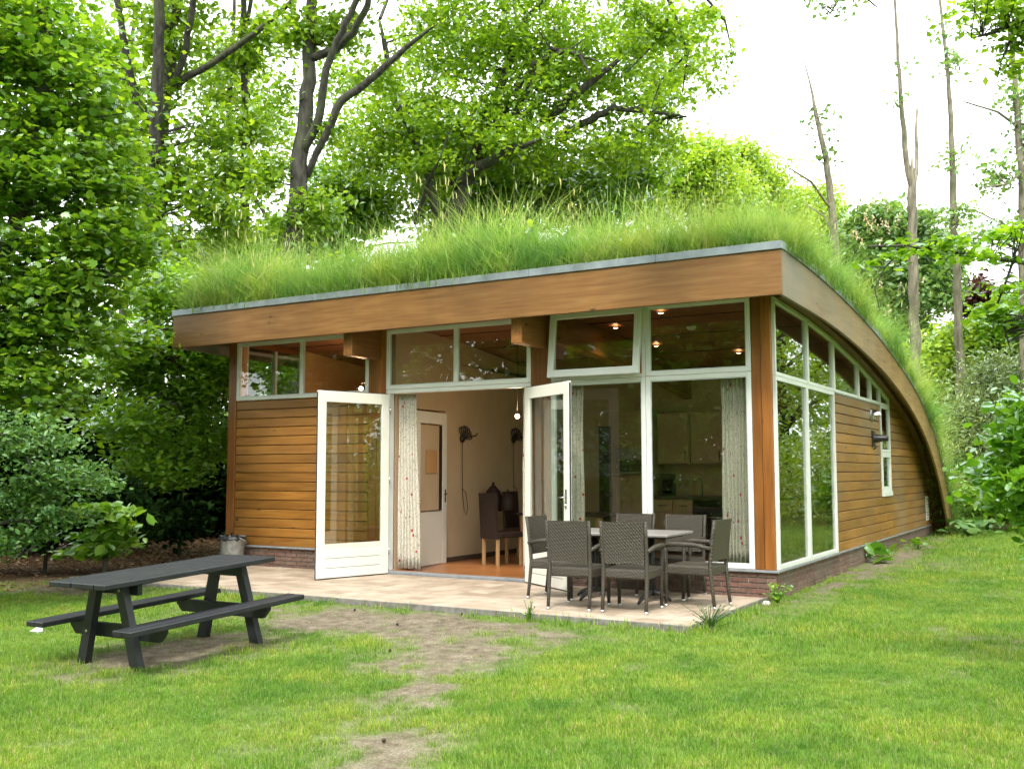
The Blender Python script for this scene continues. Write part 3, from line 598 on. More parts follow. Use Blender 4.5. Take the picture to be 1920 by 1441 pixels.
# inner door standing ajar against the partition
dd = H(MB().box(.13, .83, -.018, .018, .075, .85, .002), 'inner_doorway_panel', M['cream']); dd.location = (-5.57, 1.40, 0); dd.rotation_euler = (0, 0, R(-84))
f = MB(); f.box(0, .13, -.02, .02, .07, 2.38, .003); f.box(.83, .98, -.02, .02, .07, 2.38, .003); f.box(.132, .828, -.019, .019, 2.2, 2.379, .003); f.box(.132, .828, -.019, .019, .852, .87); under(dd, f, 'frame', M['cream'])
f = MB(); f.box(.23, .81, -.006, .006, .89, 2.18); under(dd, f, 'panel', M['plaster']); under(dd, MB().box(.135, .215, -.008, .008, .89, 2.18), 'dark_strip', M['leather'])
under(dd, MB().box(.33, .66, .021, .027, 1.45, 1.80), 'notice_board', M['ply'])
h = MB(); h.box(.035, .065, .021, .028, 1.0, 1.2, .002); h.tube([(.05, .028, 1.13), (.05, .06, 1.13), (.14, .062, 1.13)], .008, 6); under(dd, h, 'handle', M['black'])

# vents, wall lamp and grille on the side wall ---------------------------------
t = empty('vent_hood', (.0175, 5.68, 2.39), label='shiny steel vent hood high on the side cladding', cat='vent')
b = MB(); b.lathe([(0, 0), (.115, 0), (.115, .012), (.0, .012)], n=24); o = b.build('flange', M['chrome'], t); o.rotation_euler = (0, R(90), 0)
V = []; 
b = MB(); n_ = 12
for i in range(n_+1):
    for j in range(7):
        a = PI*i/n_-PI/2+PI/2; ph = PI/2*j/6
        V.append((.012+.15*math.sin(ph), .10*math.cos(a)*math.cos(ph*.9), .10*math.sin(a)*math.cos(ph)*1.0-.0+(-.0)))
b.add(V, [(i*7+j, (i+1)*7+j, (i+1)*7+j+1, i*7+j+1) for i in range(n_) for j in range(6)], True); b.box(.012, .05, -.10, .10, -.07, 0, .003); b.build('hood', M['chrome'], t)
t = empty('boiler_flue', (.0175, 5.74, 2.01), label='black ribbed boiler flue below the steel vent hood', cat='flue')
MB().box(0, .02, -.11, .11, -.13, .13, .004).build('wall_plate', M['black'], t)
b = MB(); prof = [(0, .02), (.085, .02)]
for k in range(5): prof += [(.085-.008*k, .03+.035*k), (.068-.006*k, .045+.035*k)]
prof += [(.05, .24), (0, .24)]; b.lathe(prof, n=20); o = b.build('flue_pipe', M['black'], t); o.rotation_euler = (0, R(90), 0)
b = MB(); b.tube([(.03, -.06, -.11), (.06, -.06, -.14), (.02, -.05, -.18)], .012, 6); b.build('drain_spout', M['black'], t)
t = empty('wall_grille', (.0175, 11.17, .69), label='white louvred air grille low at the far end of the side wall', cat='grille')
b = MB(); b.box(0, .012, -.13, -.11, -.26, .26); b.box(0, .012, .11, .13, -.26, .26); b.build('frame', M['white'], t)
for k in range(9): MB().box(0, .03, -.108, .108, -.24+k*.056, -.21+k*.056, .003).build('louvre', M['white'], t)

# ------------------------------------------------------------------ curtains
def curtain(x0, x1, y, z0, z1, label, waves=9, amp=.035, flare=.0, scale=1.0):
    nu, nv = waves*8, 14; V = []; 
    for j in range(nv+1):
        v = j/nv; z = z1+(z0-z1)*v
        for i in range(nu+1):
            u = i/nu; xx = x0+(x1-x0+flare*v)*u+.008*math.sin(7*v+u*9); yy = y+amp*(.6+.4*v)*math.sin(2*PI*waves*u+.6*math.sin(3*v))
            V.append((xx, yy, z+.006*math.sin(u*30)*(v == 1)))
    F = [(j*(nu+1)+i, j*(nu+1)+i+1, (j+1)*(nu+1)+i+1, (j+1)*(nu+1)+i) for j in range(nv) for i in range(nu)]
    me = bpy.data.meshes.new('curtain'); me.from_pydata(V, [], F); me.polygons.foreach_set('use_smooth', [True]*len(F)); me.materials.append(M['curtain'])
    uv = me.uv_layers.new(name='UVMap'); arc = waves*.16
    uv.data.foreach_set('uv', [c for p in me.polygons for vi in p.vertices for c in ((vi % (nu+1))/nu*arc*scale, (vi//(nu+1))/nv*(z1-z0)*scale)])
    o = link(bpy.data.objects.new('curtain', me)); md = o.modifiers.new('thickness', 'SOLIDIFY'); md.thickness = .002
    tag(o, label, 'curtain', 'floral curtains'); return o
curtain(-5.54, -5.22, .12, .10, 2.59, 'floral white curtain gathered at the left side of the open doorway', 7, .03, .10)
curtain(-3.46, -3.32, .14, .10, 2.59, 'narrow floral curtain gathered at the right side of the open doorway', 4, .03)
curtain(-2.86, -2.55, .15, .36, 2.62, 'pale curtain behind the window right of the open door leaf', 5, .03)
curtain(-.68, -.30, .15, .36, 2.64, 'wide pale curtain at the corner end of the big front window', 8, .03)

# ------------------------------------------------------------------ interior furniture
def kx(px): return float(back(px, 900, 1, 4.8)[0])
def kz(px, py): return float(back(px, py, 1, 4.8)[2])
kit = empty('kitchen_units', (-2, 4.8, .066), label='cream fitted kitchen units along the back wall behind the big window', cat='kitchen')
def K(mb, name, mat):
    o = mb.build(name, mat, kit); o.location = (2, -4.8, -.066); return o
xa, xb, xc, xd = kx(1146), kx(1222), kx(1302), kx(1372)
zt_, zu, zct = 2.55, kz(1300, 869), kz(1300, 930)
K(MB().box(xa, xb, 4.8, 5.39, .08, zt_, .004), 'tall_cabinet', M['kitchen']); K(MB().box(xa+.03, xb-.03, 4.775, 4.799, .14, kz(1180, 892), .004), 'cabinet_door', M['kitchen']); K(MB().box(xa+.03, xb-.03, 4.775, 4.799, kz(1180, 835), 2.5, .004), 'cabinet_door', M['kitchen'])
K(MB().box(xa+.1, xb-.02, 4.77, 4.798, kz(1180, 888), kz(1180, 840), .004), 'oven_niche', M['steelgrey']); K(MB().box(xb, -.2, 4.8, 5.39, .1, zct-.05, .004), 'base_cabinet', M['kitchen'])
n_ = 5
for i in range(n_):
    a = xb+(xc-xb)*i/2; 
    if i > 1: a = xd+(i-2)*.5
    w = (xc-xb)/2 if i < 2 else .5
    if a+w > -.18: break
    K(MB().box(a+.01, a+w-.01, 4.778, 4.799, .16, zct-.28, .003), 'cabinet_door', M['kitchen']); K(MB().box(a+.01, a+w-.01, 4.778, 4.799, zct-.26, zct-.07, .003), 'drawer', M['kitchen'])
    K(MB().box(a+w/2-.07, a+w/2+.07, 4.76, 4.777, zct-.17, zct-.155), 'handle', M['black'])
K(MB().box(xb, -.2, 4.76, 5.39, zct-.048, zct, .004), 'worktop', M['kgrey'])
for i in range(5):
    a = xb+.02+i*.62
    if a+.6 > -.2: break
    K(MB().box(a, a+.6, 5.02, 5.39, zu, 2.5, .004), 'wall_cabinet', M['kitchen']); K(MB().box(a+.02, a+.58, 5.0, 5.018, zu+.02, 2.48, .003), 'cabinet_door', M['glassblack'] if i == 3 else M['kitchen']); K(MB().box(a+.52, a+.535, 4.98, 4.998, zu+.06, zu+.22), 'handle', M['black'])
b = MB(); b.tube([(kx(1303), 5.15, zct), (kx(1303), 5.15, zct+.24), (kx(1301), 5.1, zct+.30), (kx(1295), 5.02, zct+.30), (kx(1292), 4.98, zct+.25)], .012, 8); K(b, 'tap', M['chrome'])
t = empty('microwave', (kx(1186), 4.76, kz(1186, 888)), label='small steel oven set in the tall kitchen cabinet', cat='oven')
b = MB(); b.box(-.26, .26, -.06, .005, 0, .30, .005); b.build('case', M['steelgrey'], t); MB().box(-.20, .24, -.068, -.062, .04, .26).build('door_glass', M['glassblack'], t); MB().tube([(-.235, -.09, .02), (-.235, -.09, .28)], .012, 6).build('handle', M['chrome'], t)
t = empty('oven', (kx(1332), 4.74, .08), label='black oven built under the kitchen worktop', cat='oven')
MB().box(-.30, .30, 0, .05, 0, zct-.14, .004).build('body', M['glassblack'], t); MB().tube([(-.25, -.04, .62), (.25, -.04, .62)], .010, 6).build('handle', M['chrome'], t); MB().box(-.28, .28, -.006, -.001, .70, .80).build('control_panel', M['black'], t)
t = empty('coffee_maker', (kx(1243), 5.0, zct), label='black coffee maker on the kitchen worktop beside the tall cabinet', cat='coffee maker')
b = MB(); b.box(-.11, .11, -.12, .12, 0, .04, .006); b.box(-.11, .11, .02, .12, .04, .36, .006); b.box(-.11, .11, -.12, .12, .27, .38, .008); b.build('body', M['black'], t); MB().lathe([(0, .045), (.075, .045), (.085, .12), (.06, .2), (0, .2)], (0, -.03, 0), 14).build('jug', M['glassblack'], t)
# hallway opening left of the kitchen, its darkness painted as a near-black sheet
b = MB(); b.box(kx(1098), kx(1144), 5.36, 5.395, .07, 2.3, .003); H(b, 'inner_doorway_panel', M['leather'], label='near-black sheet standing for the dark hallway opening left of the kitchen')
# dining table and chairs
t = empty('dining_table', (-4.0, 2.6, .066), label='dark dining table inside the open doorway', cat='table')
MB().box(-.75, .75, -.42, .42, .72, .76, .006).build('table_top', M['leather'], t)
for sx in (-1, 1):
    for sy in (-1, 1): MB().box(sx*.66-.04, sx*.66+.04, sy*.34-.04, sy*.34+.04, 0, .72, .005).build('leg', M['oakleg'], t)
def dchair(loc, rz, label):
    t = empty('dining_chair', loc, rz, label=label, cat='chair', group='woven dining chairs inside')
    MB().box(-.22, .22, -.22, .24, .42, .50, .015).build('seat', M['leather'], t)
    b = MB(); b.prism([(-.26, .40), (-.21, .40), (-.25, 1.08), (-.30, 1.08)], 0, -.22, .22); b.build('backrest', M['leather'], t)
    for sx in (-1, 1):
        for y in (-.22, .2): MB().box(sx*.19-.022, sx*.19+.022, y-.022, y+.022, 0, .42, .004).build('leg', M['oakleg'], t)
dchair((-4.62, 1.55, .066), R(-25), 'high-backed dark dining chair just inside the open doorway')
dchair((-3.80, 1.75, .066), R(5), 'dark dining chair half hidden by the right doorway curtain')
dchair((-4.9, 2.7, .066), R(-90), 'dark dining chair at the far end of the inside table')
for px_, sc, lb in ((925, 1.0, 'larger domed dark lantern on the inside dining table'), (952, .75, 'smaller domed dark lantern on the inside dining table')):
    P = back(px_, 905, 1, 2.55); t = empty('lantern', (P[0], P[1], .827), label=lb, cat='lantern', group='lanterns on the dining table'); t.scale = (sc,)*3
    MB().lathe([(0, 0), (.15, 0), (.16, .06), (.155, .2), (.12, .32), (.05, .40), (.03, .42), (0, .43)], n=16).build('shade', M['leather'], t); MB().lathe([(0, .42), (.02, .43), (.025, .45), (.015, .47), (0, .475)], n=8).build('knob', M['black'], t)
# wall lamps made of looped black cable
def looplamp(px, py, lit, label):
    P = back(px, py, 0, -5.585); t = empty('wall_lamp', P, label=label, cat='lamp', group='looped cable wall lamps')
    b = MB(); b.lathe([(0, 0), (.06, 0), (.06, .03), (0, .045)], n=14); o = b.build('wall_plate', M['black'], t); o.rotation_euler = (0, R(90), 0)
    for k in range(5):
        a = .3+k*.42; b = MB(); pts = []
        for q in range(11):
            s_ = 2*PI*q/10; pts.append((.05+.03*math.sin(s_), .20*math.sin(s_/2)*math.cos(a)+.05*math.sin(s_)*math.sin(a), .20*math.sin(s_/2)*math.sin(a)-.05*math.sin(s_)*math.cos(a)))
        b.tube(pts, .009, 6); b.build('cable_loop', M['hose'], t)
    b = MB(); b.tube([(.04, .05, .02), (.1, .25, .05), (.08, .34, .09)], .012, 6); b.build('arm', M['hose'], t)
    b = MB(); b.tube([(.012, 0, -.05), (.012, 0, -.5), (.012, .01, -.9), (.012, .06, -1.15), (.012, .12, -1.22), (.012, .16, -1.1), (.012, .1, -.85), (.012, -.02, -.8)], .005, 5); b.build('cord', M['hose'], t)
    return t
looplamp(866, 822, False, 'black looped cable wall lamp beside the white inner door'); looplamp(962, 824, False, 'black looped cable wall lamp close to the right doorway curtain')
def bulb(P, label, name='wall_light', e=12, col=(1, .62, .35), r=.035):
    t = empty(name, P, label=label, cat='lamp'); b = MB(); b.lathe([(0, -r), (r*.7, -r*.7), (r, 0), (r*.7, r*.7), (0, r)], n=12); b.build('bulb', M['bulb'], t)
    ld = bpy.data.lights.new('bulb_light', 'POINT'); ld.energy = e*.22; ld.color = col; ld.shadow_soft_size = .05; lo = link(bpy.data.objects.new('bulb_light', ld)); lo.parent = t; lo.location = (0, -.06, -.02)
    MB().tube([(0, r*.5, 0), (.0, r+.06, .02)], .02, 8).build('socket', M['black'], t); return t
P = back(677, 728, 1, 1.3); t_ = bulb(P, 'lit bulb glowing behind the upper left window', e=62); MB().tube([(0, 0, .08), (.4, .0, .16), (-5.73-P[0], 0, .12)], .010, 6).build('arm', M['black'], t_)
P = back(970, 780, 1, 1.2); t_ = bulb(P, 'lit bulb beside the right doorway curtain', e=26); MB().tube([(0, 0, .08), (0, 0, zc(SOF, 1.2)+.07-P[2])], .005, 6).build('cord', M['black'], t_)
# ceiling spots
def ceil_hit(px, py):
    P = None
    for z in np.linspace(2.6, 3.6, 400):
        P = back(px, py, 2, z)
        if P[1] > 0 and z > zc(SOF, P[1])+.06: return P
    return P
dsc = MB().lathe([(0, -.014), (.035, -.014)], n=14).mesh('spot_lens', M['bulb']); rng_m = MB().lathe([(.036, -.016), (.055, -.016), (.06, 0)], n=14).mesh('spot_ring', M['chrome'])
for k, (px, py, lb) in enumerate(((1154, 613, 'lit ceiling spot seen through the tilted sash'), (1239, 585, 'lit ceiling spot nearest the top of the right upper window'), (1230.5, 647, 'lit ceiling spot low at the left of the right upper window'), (1385, 660, 'lit ceiling spot at the right side of the right upper window'), (1483, 631, 'lit ceiling spot seen through the side glazing'))):
    P = ceil_hit(px, py) if px < 1450 else np.array([-1.2, 3.0, zc(SOF, 3.0)+.075]); t = empty('ceiling_spot', P, label=lb, cat='lamp', group='ceiling spots')
    inst('lens', dsc, t); inst('ring', rng_m, t)
    ld = bpy.data.lights.new('spot_light', 'SPOT'); ld.energy = 6; ld.color = (1, .7, .45); ld.spot_size = R(110); ld.spot_blend = .6; ld.shadow_soft_size = .04; lo = link(bpy.data.objects.new('spot_light', ld)); lo.parent = t; lo.location = (0, 0, -.03)
P = ceil_hit(1296, 612); t = empty('smoke_detector', P, label='round white smoke detector on the ceiling behind the front glass', cat='smoke detector'); MB().lathe([(0, -.05), (.05, -.045), (.07, -.015), (.07, 0)], n=18).build('cover', M['white'], t)

# ------------------------------------------------------------------ wicker chairs and garden table
def wchair(label):
    t = empty('wicker_chair', (0, 0, 0), label=label, cat='chair', group='wicker armchairs round the garden table')
    b = MB(); b.box(-.255, .255, -.245, .275, .345, .45, .02); b.build('seat', M['wicker'], t)
    b = MB(); n_ = 6
    A = [(-.265-.045*(k/n_)**1.2, .505+.43*k/n_) for k in range(n_+1)]
    for k in range(n_):
        (y0, z0), (y1, z1) = A[k], A[k+1]
        xw = .215+.01*k/n_
        b.add([(-xw, y0, z0), (xw, y0, z0), (xw, y1, z1), (-xw, y1, z1), (-xw, y0+.034, z0), (xw, y0+.034, z0), (xw, y1+.034, z1), (-xw, y1+.034, z1)], [(0, 1, 2, 3), (7, 6, 5, 4), (1, 5, 6, 2), (4, 0, 3, 7)]+([(0, 4, 5, 1)] if k == 0 else [])+([(3, 2, 6, 7)] if k == n_-1 else []))
    b.build('backrest', M['wicker'], t)
    for sx in (-1, 1):
        b = MB(); b.tube([(sx*.235, -.285, .0), (sx*.235, -.262, .2), (sx*.235, -.240, .42), (sx*.236, -.25, .55), (sx*.240, -.275, .78), (sx*.243, -.30, .938)], [.019, .021, .023, .022, .020, .018], 8); lg = b.build('leg', M['wicker'], t)
        MB().lathe([(0, 0), (.0205, 0), (.0205, .028), (0, .028)], (sx*.235, -.285, 0), 10).build('foot_cap', M['cap'], lg)
        b = MB(); b.tube([(sx*.238, .27, .0), (sx*.238, .262, .40), (sx*.262, .262, .60), (sx*.265, .255, .655)], [.019, .023, .021, .020], 8); lg = b.build('leg', M['wicker'], t)
        MB().lathe([(0, 0), (.0205, 0), (.0205, .028), (0, .028)], (sx*.238, .27, 0), 10).build('foot_cap', M['cap'], lg)
        b = MB(); b.tube([(sx*.255, -.27, .635), (sx*.268, -.1, .668), (sx*.272, .1, .675), (sx*.268, .24, .668), (sx*.262, .30, .645)], [.021, .024, .026, .026, .018], 8); b.build('armrest', M['wicker'], t)
    return t
specs = [((-1.615, -1.87), 0.06, 'left of the two wicker armchairs whose backs face the lawn'), ((-1.02, -1.80), 0.10, 'right of the two wicker armchairs whose backs face the lawn'),
         ((-.56, -1.09), R(88), 'wicker armchair at the table end nearest the house corner'), ((-2.20, -1.22), R(-88), 'wicker armchair at the table end in front of the open door leaf'),
         ((-1.06, -.40), R(180), 'wicker armchair by the window on the right, facing the lawn'), ((-1.70, -.42), R(181), 'wicker armchair by the window on the left, facing the lawn')]
proto = wchair(specs[0][2])
for i, ((x, y), rz, lb) in enumerate(specs):
    o = proto if i == 0 else copy_tree(proto); o.location = (x, y, .021); o.rotation_euler = (0, 0, rz); o['label'] = lb
t = empty('garden_table', (-1.50, -.97, .021), R(2), label='stone-topped garden table on two black cast pedestals among the wicker chairs', cat='table')
MB().box(-.70, .70, -.45, .45, .737, .770, .008).build('table_top', M['tabletop'], t); MB().box(-.62, .62, -.30, .30, .712, .736, .003).build('subframe', M['black'], t)
for sx in (-.35, .35):
    MB().tube([(sx, 0, .06), (sx, 0, .71)], .035, 10).build('column', M['black'], t)
    b = MB()
    for dx, dy in ((0, 1), (0, -1), (.8 if sx > 0 else -.8, 0)):
        b.tube([(sx, 0, .10), (sx+dx*.12, dy*.15, .085), (sx+dx*.22, dy*.34, .05), (sx+dx*.28, dy*.42, .014)], [.035, .03, .024, .014], 8)
    b.build('pedestal_foot', M['black'], t)

# ------------------------------------------------------------------ picnic table
pt = empty('picnic_table', (-3.841, -5.425, -.108), -.016, label='black plank picnic table with two fixed benches on the trodden lawn', cat='picnic table'); pt.rotation_euler = (.048, -.006, -.016)
pm_ = {}
def plankmesh(w, l_, t_):
    k = (w, l_, t_)
    if k not in pm_: pm_[k] = MB().box(-w/2, w/2, -l_/2, l_/2, -t_, 0, .006).mesh('plank', M['recycled'])
    return pm_[k]
for k in range(5): inst('table_plank', plankmesh(.132, 1.88, .045), pt, (-.361+.0722+k*.1444, -.029+random.uniform(-.004, .004), .741))
for sx in (-1, 1):
    for k in range(2): inst('bench_plank', plankmesh(.104, 1.945, .045), pt, (sx*(.500+k*.112), random.uniform(-.004, .004), .395))
for sy in (-1, 1):
    y = sy*.62
    MB().box(-.29, .29, y+sy*-.045-.0225, y-sy*.045+.0225, .60, .694, .004).build('top_crosspiece', M['recycled'], pt)
    b = MB(); ya, yb = y-sy*.045-.0225, y-sy*.045+.0225; b.prism([(-.60, .348), (.60, .348), (.60, .31), (.53, .235), (-.53, .235), (-.60, .31)], 1, ya, yb); b.build('bench_bearer', M['recycled'], pt)
    for sx in (-1, 1):
        b = MB(); ya, yb = y+sy*.001, y+sy*.065
        b.prism([(sx*.20, .694), (sx*.11, .694), (sx*.30, -.03), (sx*.41, -.03)][::sx], 1, min(ya, yb), max(ya, yb)); b.build('leg', M['recycled'], pt)
        bo = MB()
        for (bx, bz) in ((sx*.175, .65), (sx*.255, .29)):
            bo.lathe([(0, 0), (.012, 0), (.012, .008), (0, .008)], n=8); bo.v = bo.v[:-32]+[(v[0]+bx, max(ya, yb)*0+(yb if sy > 0 else yb)+(-.004 if sy < 0 else .0)+v[2]*sy, bz+v[1]) for v in bo.v[-32:]]
        bo.build('bolt', M['bolt'], pt)
MB().box(-.035, .035, -.60, .60, .255, .30, .004).build('long_stretcher', M['recycled'], pt)

# ------------------------------------------------------------------ bucket
t = empty('waste_bucket', (-8.42, -.27, .02), label='galvanised bucket with a black liner at the left corner of the terrace', cat='bucket')
MB().lathe([(0, .01), (.15, .01), (.152, 0), (.158, .02), (.195, .44), (.203, .45), (.20, .462), (.19, .45), (.15, .03), (0, .025)], n=28).build('body', M['galv'], t)
V = []; n_ = 28
for r_, z in ((.206, .40), (.209, .463), (.18, .45), (.12, .36), (.0, .33)):
    for k in range(n_): V.append((r_*math.cos(2*PI*k/n_), r_*math.sin(2*PI*k/n_), z+random.uniform(-.012, .012)*(r_ > 0)-(.02*math.sin(3*k) if z == .40 else 0)))
b = MB(); b.add(V, [(i*n_+k, i*n_+(k+1) % n_, (i+1)*n_+(k+1) % n_, (i+1)*n_+k) for i in range(4) for k in range(n_)], True); b.tube([(-.02, 0, .44), (-.03, .0, .50), (.01, 0, .515)], .012, 6); b.build('bin_liner', M['bag'], t)
for sx in (-1, 1):
    b = MB(); b.tube([(sx*.20, -.06, .44), (sx*.25, -.05, .42), (sx*.265, 0, .40), (sx*.25, .05, .36), (sx*.20, .06, .36)], .009, 6); b.build('handle', M['galv'], t)

# ------------------------------------------------------------------ foliage builders
TPL = {
 'kite': (np.array([(0, -.5, 0), (.32, .0, .05), (0, .5, -.06), (-.32, .0, .05)]), [(0, 1, 2), (0, 2, 3)]),
 'oval': (np.array([(0, -.5, .0), (.26, -.2, .05), (.26, .18, .04), (0, .5, -.10), (-.26, .18, .04), (-.26, -.2, .05)]), [(0, 1, 2, 3), (0, 3, 4, 5)]),
 'maple': (np.array([(0, -.42, 0), (.30, -.36, .02), (.46, -.02, -.03), (.24, .06, .03), (.30, .34, -.03), (.10, .24, .03), (0, .55, -.07), (-.10, .24, .03), (-.30, .34, -.03), (-.24, .06, .03), (-.46, -.02, -.03), (-.30, -.36, .02)]),
           [(0, 1, 2, 3), (0, 3, 4, 5), (0, 5, 6, 7), (0, 7, 8, 9), (0, 9, 10, 11)]),
 'slim': (np.array([(0, -.5, 0), (.13, .0, .03), (0, .5, -.08), (-.13, .0, .03)]), [(0, 1, 2), (0, 2, 3)]),
}
def leaf_mesh(name, pos, size, mat, tpl='kite', up=.8, droop=0.3, outdir=None):
    T, F = TPL[tpl]; N = len(pos); K_ = len(T)
    n = rng.normal(size=(N, 3))*.55; n[:, 2] += up; n /= np.linalg.norm(n, axis=1)[:, None]
    t = rng.normal(size=(N, 3))
    if outdir is not None: t = t*.5+outdir
    t[:, 2] -= droop; t -= n*(t*n).sum(1)[:, None]; t /= np.linalg.norm(t, axis=1)[:, None]+1e-9; bb = np.cross(n, t)
    V = pos[:, None, :]+size[:, None, None]*(T[None, :, 0, None]*bb[:, None, :]+T[None, :, 1, None]*t[:, None, :]+T[None, :, 2, None]*n[:, None, :])
    V = V.reshape(-1, 3)
    cnts = np.array([len(f) for f in F]); loops1 = np.concatenate([np.array(f) for f in F]); LP = (loops1[None, :]+(np.arange(N)*K_)[:, None]).ravel()
    tot = np.tile(cnts, N); start = np.r_[0, np.cumsum(tot)[:-1]]
    me = bpy.data.meshes.new(name); me.vertices.add(len(V)); me.vertices.foreach_set('co', V.ravel().astype('f')); me.loops.add(len(LP)); me.loops.foreach_set('vertex_index', LP.astype('i'))
    me.polygons.add(len(tot)); me.polygons.foreach_set('loop_start', start.astype('i')); me.polygons.foreach_set('loop_total', tot.astype('i')); me.update(calc_edges=True); me.validate()
    a = me.attributes.new('rnd', 'FLOAT', 'POINT'); a.data.foreach_set('value', np.repeat(rng.random(N), K_).astype('f')); me.materials.append(mat); return me
CAMR = np.array([RGT[0], RGT[1], 0])/math.hypot(RGT[0], RGT[1]); CAMF = np.array([-CAMR[1], CAMR[0], 0])
def blob_points(blobs, D, nsp, per, sr, flat=.45, zmin=.15, shell=.45, dr=None, seed=None):
    """blobs: (px, py, rx, ry[, dD]) at depth D; gives spray centres and leaves scattered in flattened sprays"""
    area = np.array([b_[2]*b_[3] for b_ in blobs], float); pick = rng.choice(len(blobs), nsp, p=area/area.sum()); C = np.zeros((nsp, 3))
    for k, b_ in enumerate(blobs):
        m_ = pick == k; c = m_.sum()
        if not c: continue
        Dk = D+(b_[4] if len(b_) > 4 else 0); cen = at(b_[0], b_[1], Dk); rx = b_[2]/FPX*Dk; rz = b_[3]/FPX*Dk; rd = (dr if dr else rx*.75)
        d = rng.normal(size=(c, 3)); d /= np.linalg.norm(d, axis=1)[:, None]; r = (shell+(1-shell)*rng.random(c))*rng.random(c)**.25
        d *= r[:, None]
        C[m_] = cen+d[:, :1]*rx*CAMR+d[:, 1:2]*rd*CAMF+d[:, 2:3]*np.array([0, 0, rz])
    C = C[C[:, 2] > zmin]
    P = np.repeat(C, per, axis=0); N = len(P); o = rng.normal(size=(N, 3))*sr*.55; o[:, 2] *= flat; P = P+o; P = P[P[:, 2] > zmin*.6]
    return C, P
def keepout(P):
    """leaves never inside the house, nor in front of its roof"""
    ins = (P[:, 0] > LX-.15) & (P[:, 0] < EX+.05) & (P[:, 1] > FY-.2) & (P[:, 1] < 12.6)
    zt = np.interp(P[:, 1], TOP[:, 0], TOP[:, 1])
    return P[~(ins & (P[:, 2] < zt+.5))]
def crown(name, parent, blobs, D, nsp, per, sr, ls, mat, tpl='kite', up=.8, flat=.45, droop=.3, shell=.45, dr=None, zmin=.15):
    C, P = blob_points(blobs, D, nsp, per, sr, flat, zmin, shell, dr); P = keepout(P)
    me = leaf_mesh(name, P, ls*(.6+.8*rng.random(len(P))), mat, tpl, up, droop); o = link(bpy.data.objects.new(name, me)); o.parent = parent
    if parent: o.location = -np.array(parent.location)
    return C
def limb(mb, pts, D, jit=.0, dd=0.0, n=8):
    """pts: (px,py,rpx) in the tree's own vertical plane"""
    P = []; Rr = []
    for i in range(len(pts)-1):
        (x0, y0, r0), (x1, y1, r1) = pts[i][:3], pts[i+1][:3]; k = max(2, int(abs(y1-y0)+abs(x1-x0))//30+1)
        for j in range(k): u = j/k; P.append((x0+(x1-x0)*u, y0+(y1-y0)*u)); Rr.append(r0+(r1-r0)*u)
    P.append(pts[-1][:2]); Rr.append(pts[-1][2])
    ex = (pts[-1][0]-pts[-2][0], pts[-1][1]-pts[-2][1]); el_ = math.hypot(*ex)+1e-6
    for q_ in (.5, 1.0): P.append((pts[-1][0]+ex[0]/el_*q_*pts[-1][2]*9, pts[-1][1]+ex[1]/el_*q_*pts[-1][2]*9)); Rr.append(pts[-1][2]*(1-q_*.85))
    Q = []
    for i, (x, y) in enumerate(P):
        w = Rr[i]*jit; Q.append(at(x+random.uniform(-w, w), y+random.uniform(-w, w), D+dd*i/len(P)))
    mb.tube(Q, [r*D/FPX for r in Rr], n)
def root_of(px, D): P = at(px, 880, D); return np.array([P[0], P[1], float(gz(P[0], P[1]))])
def proj_px(P):
    d = P-CAM; z = d@FWD; return 960+FPX*(d@RGT)/z, 720.5-FPX*(d@UPV)/z
def tree(name, label, cat, rpx, D, limbs, blobs, nsp, per, sr, ls, lm, bark='bark', tpl='kite', group=None, twigs=.25, up=.8, flat=.45, shell=.45, dr=None, zmin=.15, trunkfoot=True, fwd=0):
    base = root_of(rpx, D); t = empty(name, base, label=label, cat=cat, group=group)
    C = crown('crown', t, blobs, D, nsp, per, sr, ls, L[lm], tpl, up, flat, .3, shell, dr, zmin)
    mb = MB()
    for i, lb in enumerate(limbs):
        if i == 0 and trunkfoot:
            bx, by = proj_px(base+np.array([0, 0, -.1])); lb = [(bx, by, lb[0][2]*1.35)]+list(lb)
        limb(mb, lb, D, .25, fwd if (fwd and i != 0) else (0 if i == 0 else random.uniform(-1.5, 1.5)))
    # twigs from limb points to spray centres
    if twigs and len(C):
        S = np.array(mb.v)[::8] if mb.v else base[None]
        k = int(min(len(C)*twigs, 160)); idx = rng.choice(len(C), k, replace=False)
        for i in idx:
            dd = np.linalg.norm(S-C[i], axis=1)+np.maximum(0, S[:, 2]-C[i][2])*2; s = S[np.argmin(dd)]; dist = np.linalg.norm(C[i]-s)
            if dist > 7 or dist < .15: continue
            m1 = s+(C[i]-s)*.5+rng.normal(size=3)*dist*.07+np.array([0, 0, dist*.07]); r = .010+.011*dist
            mb.tube([s, m1, C[i]], [r, r*.65, .005], 5, False)
    o = mb.build('trunk', M[bark], t); o.location = -np.array(base); return t

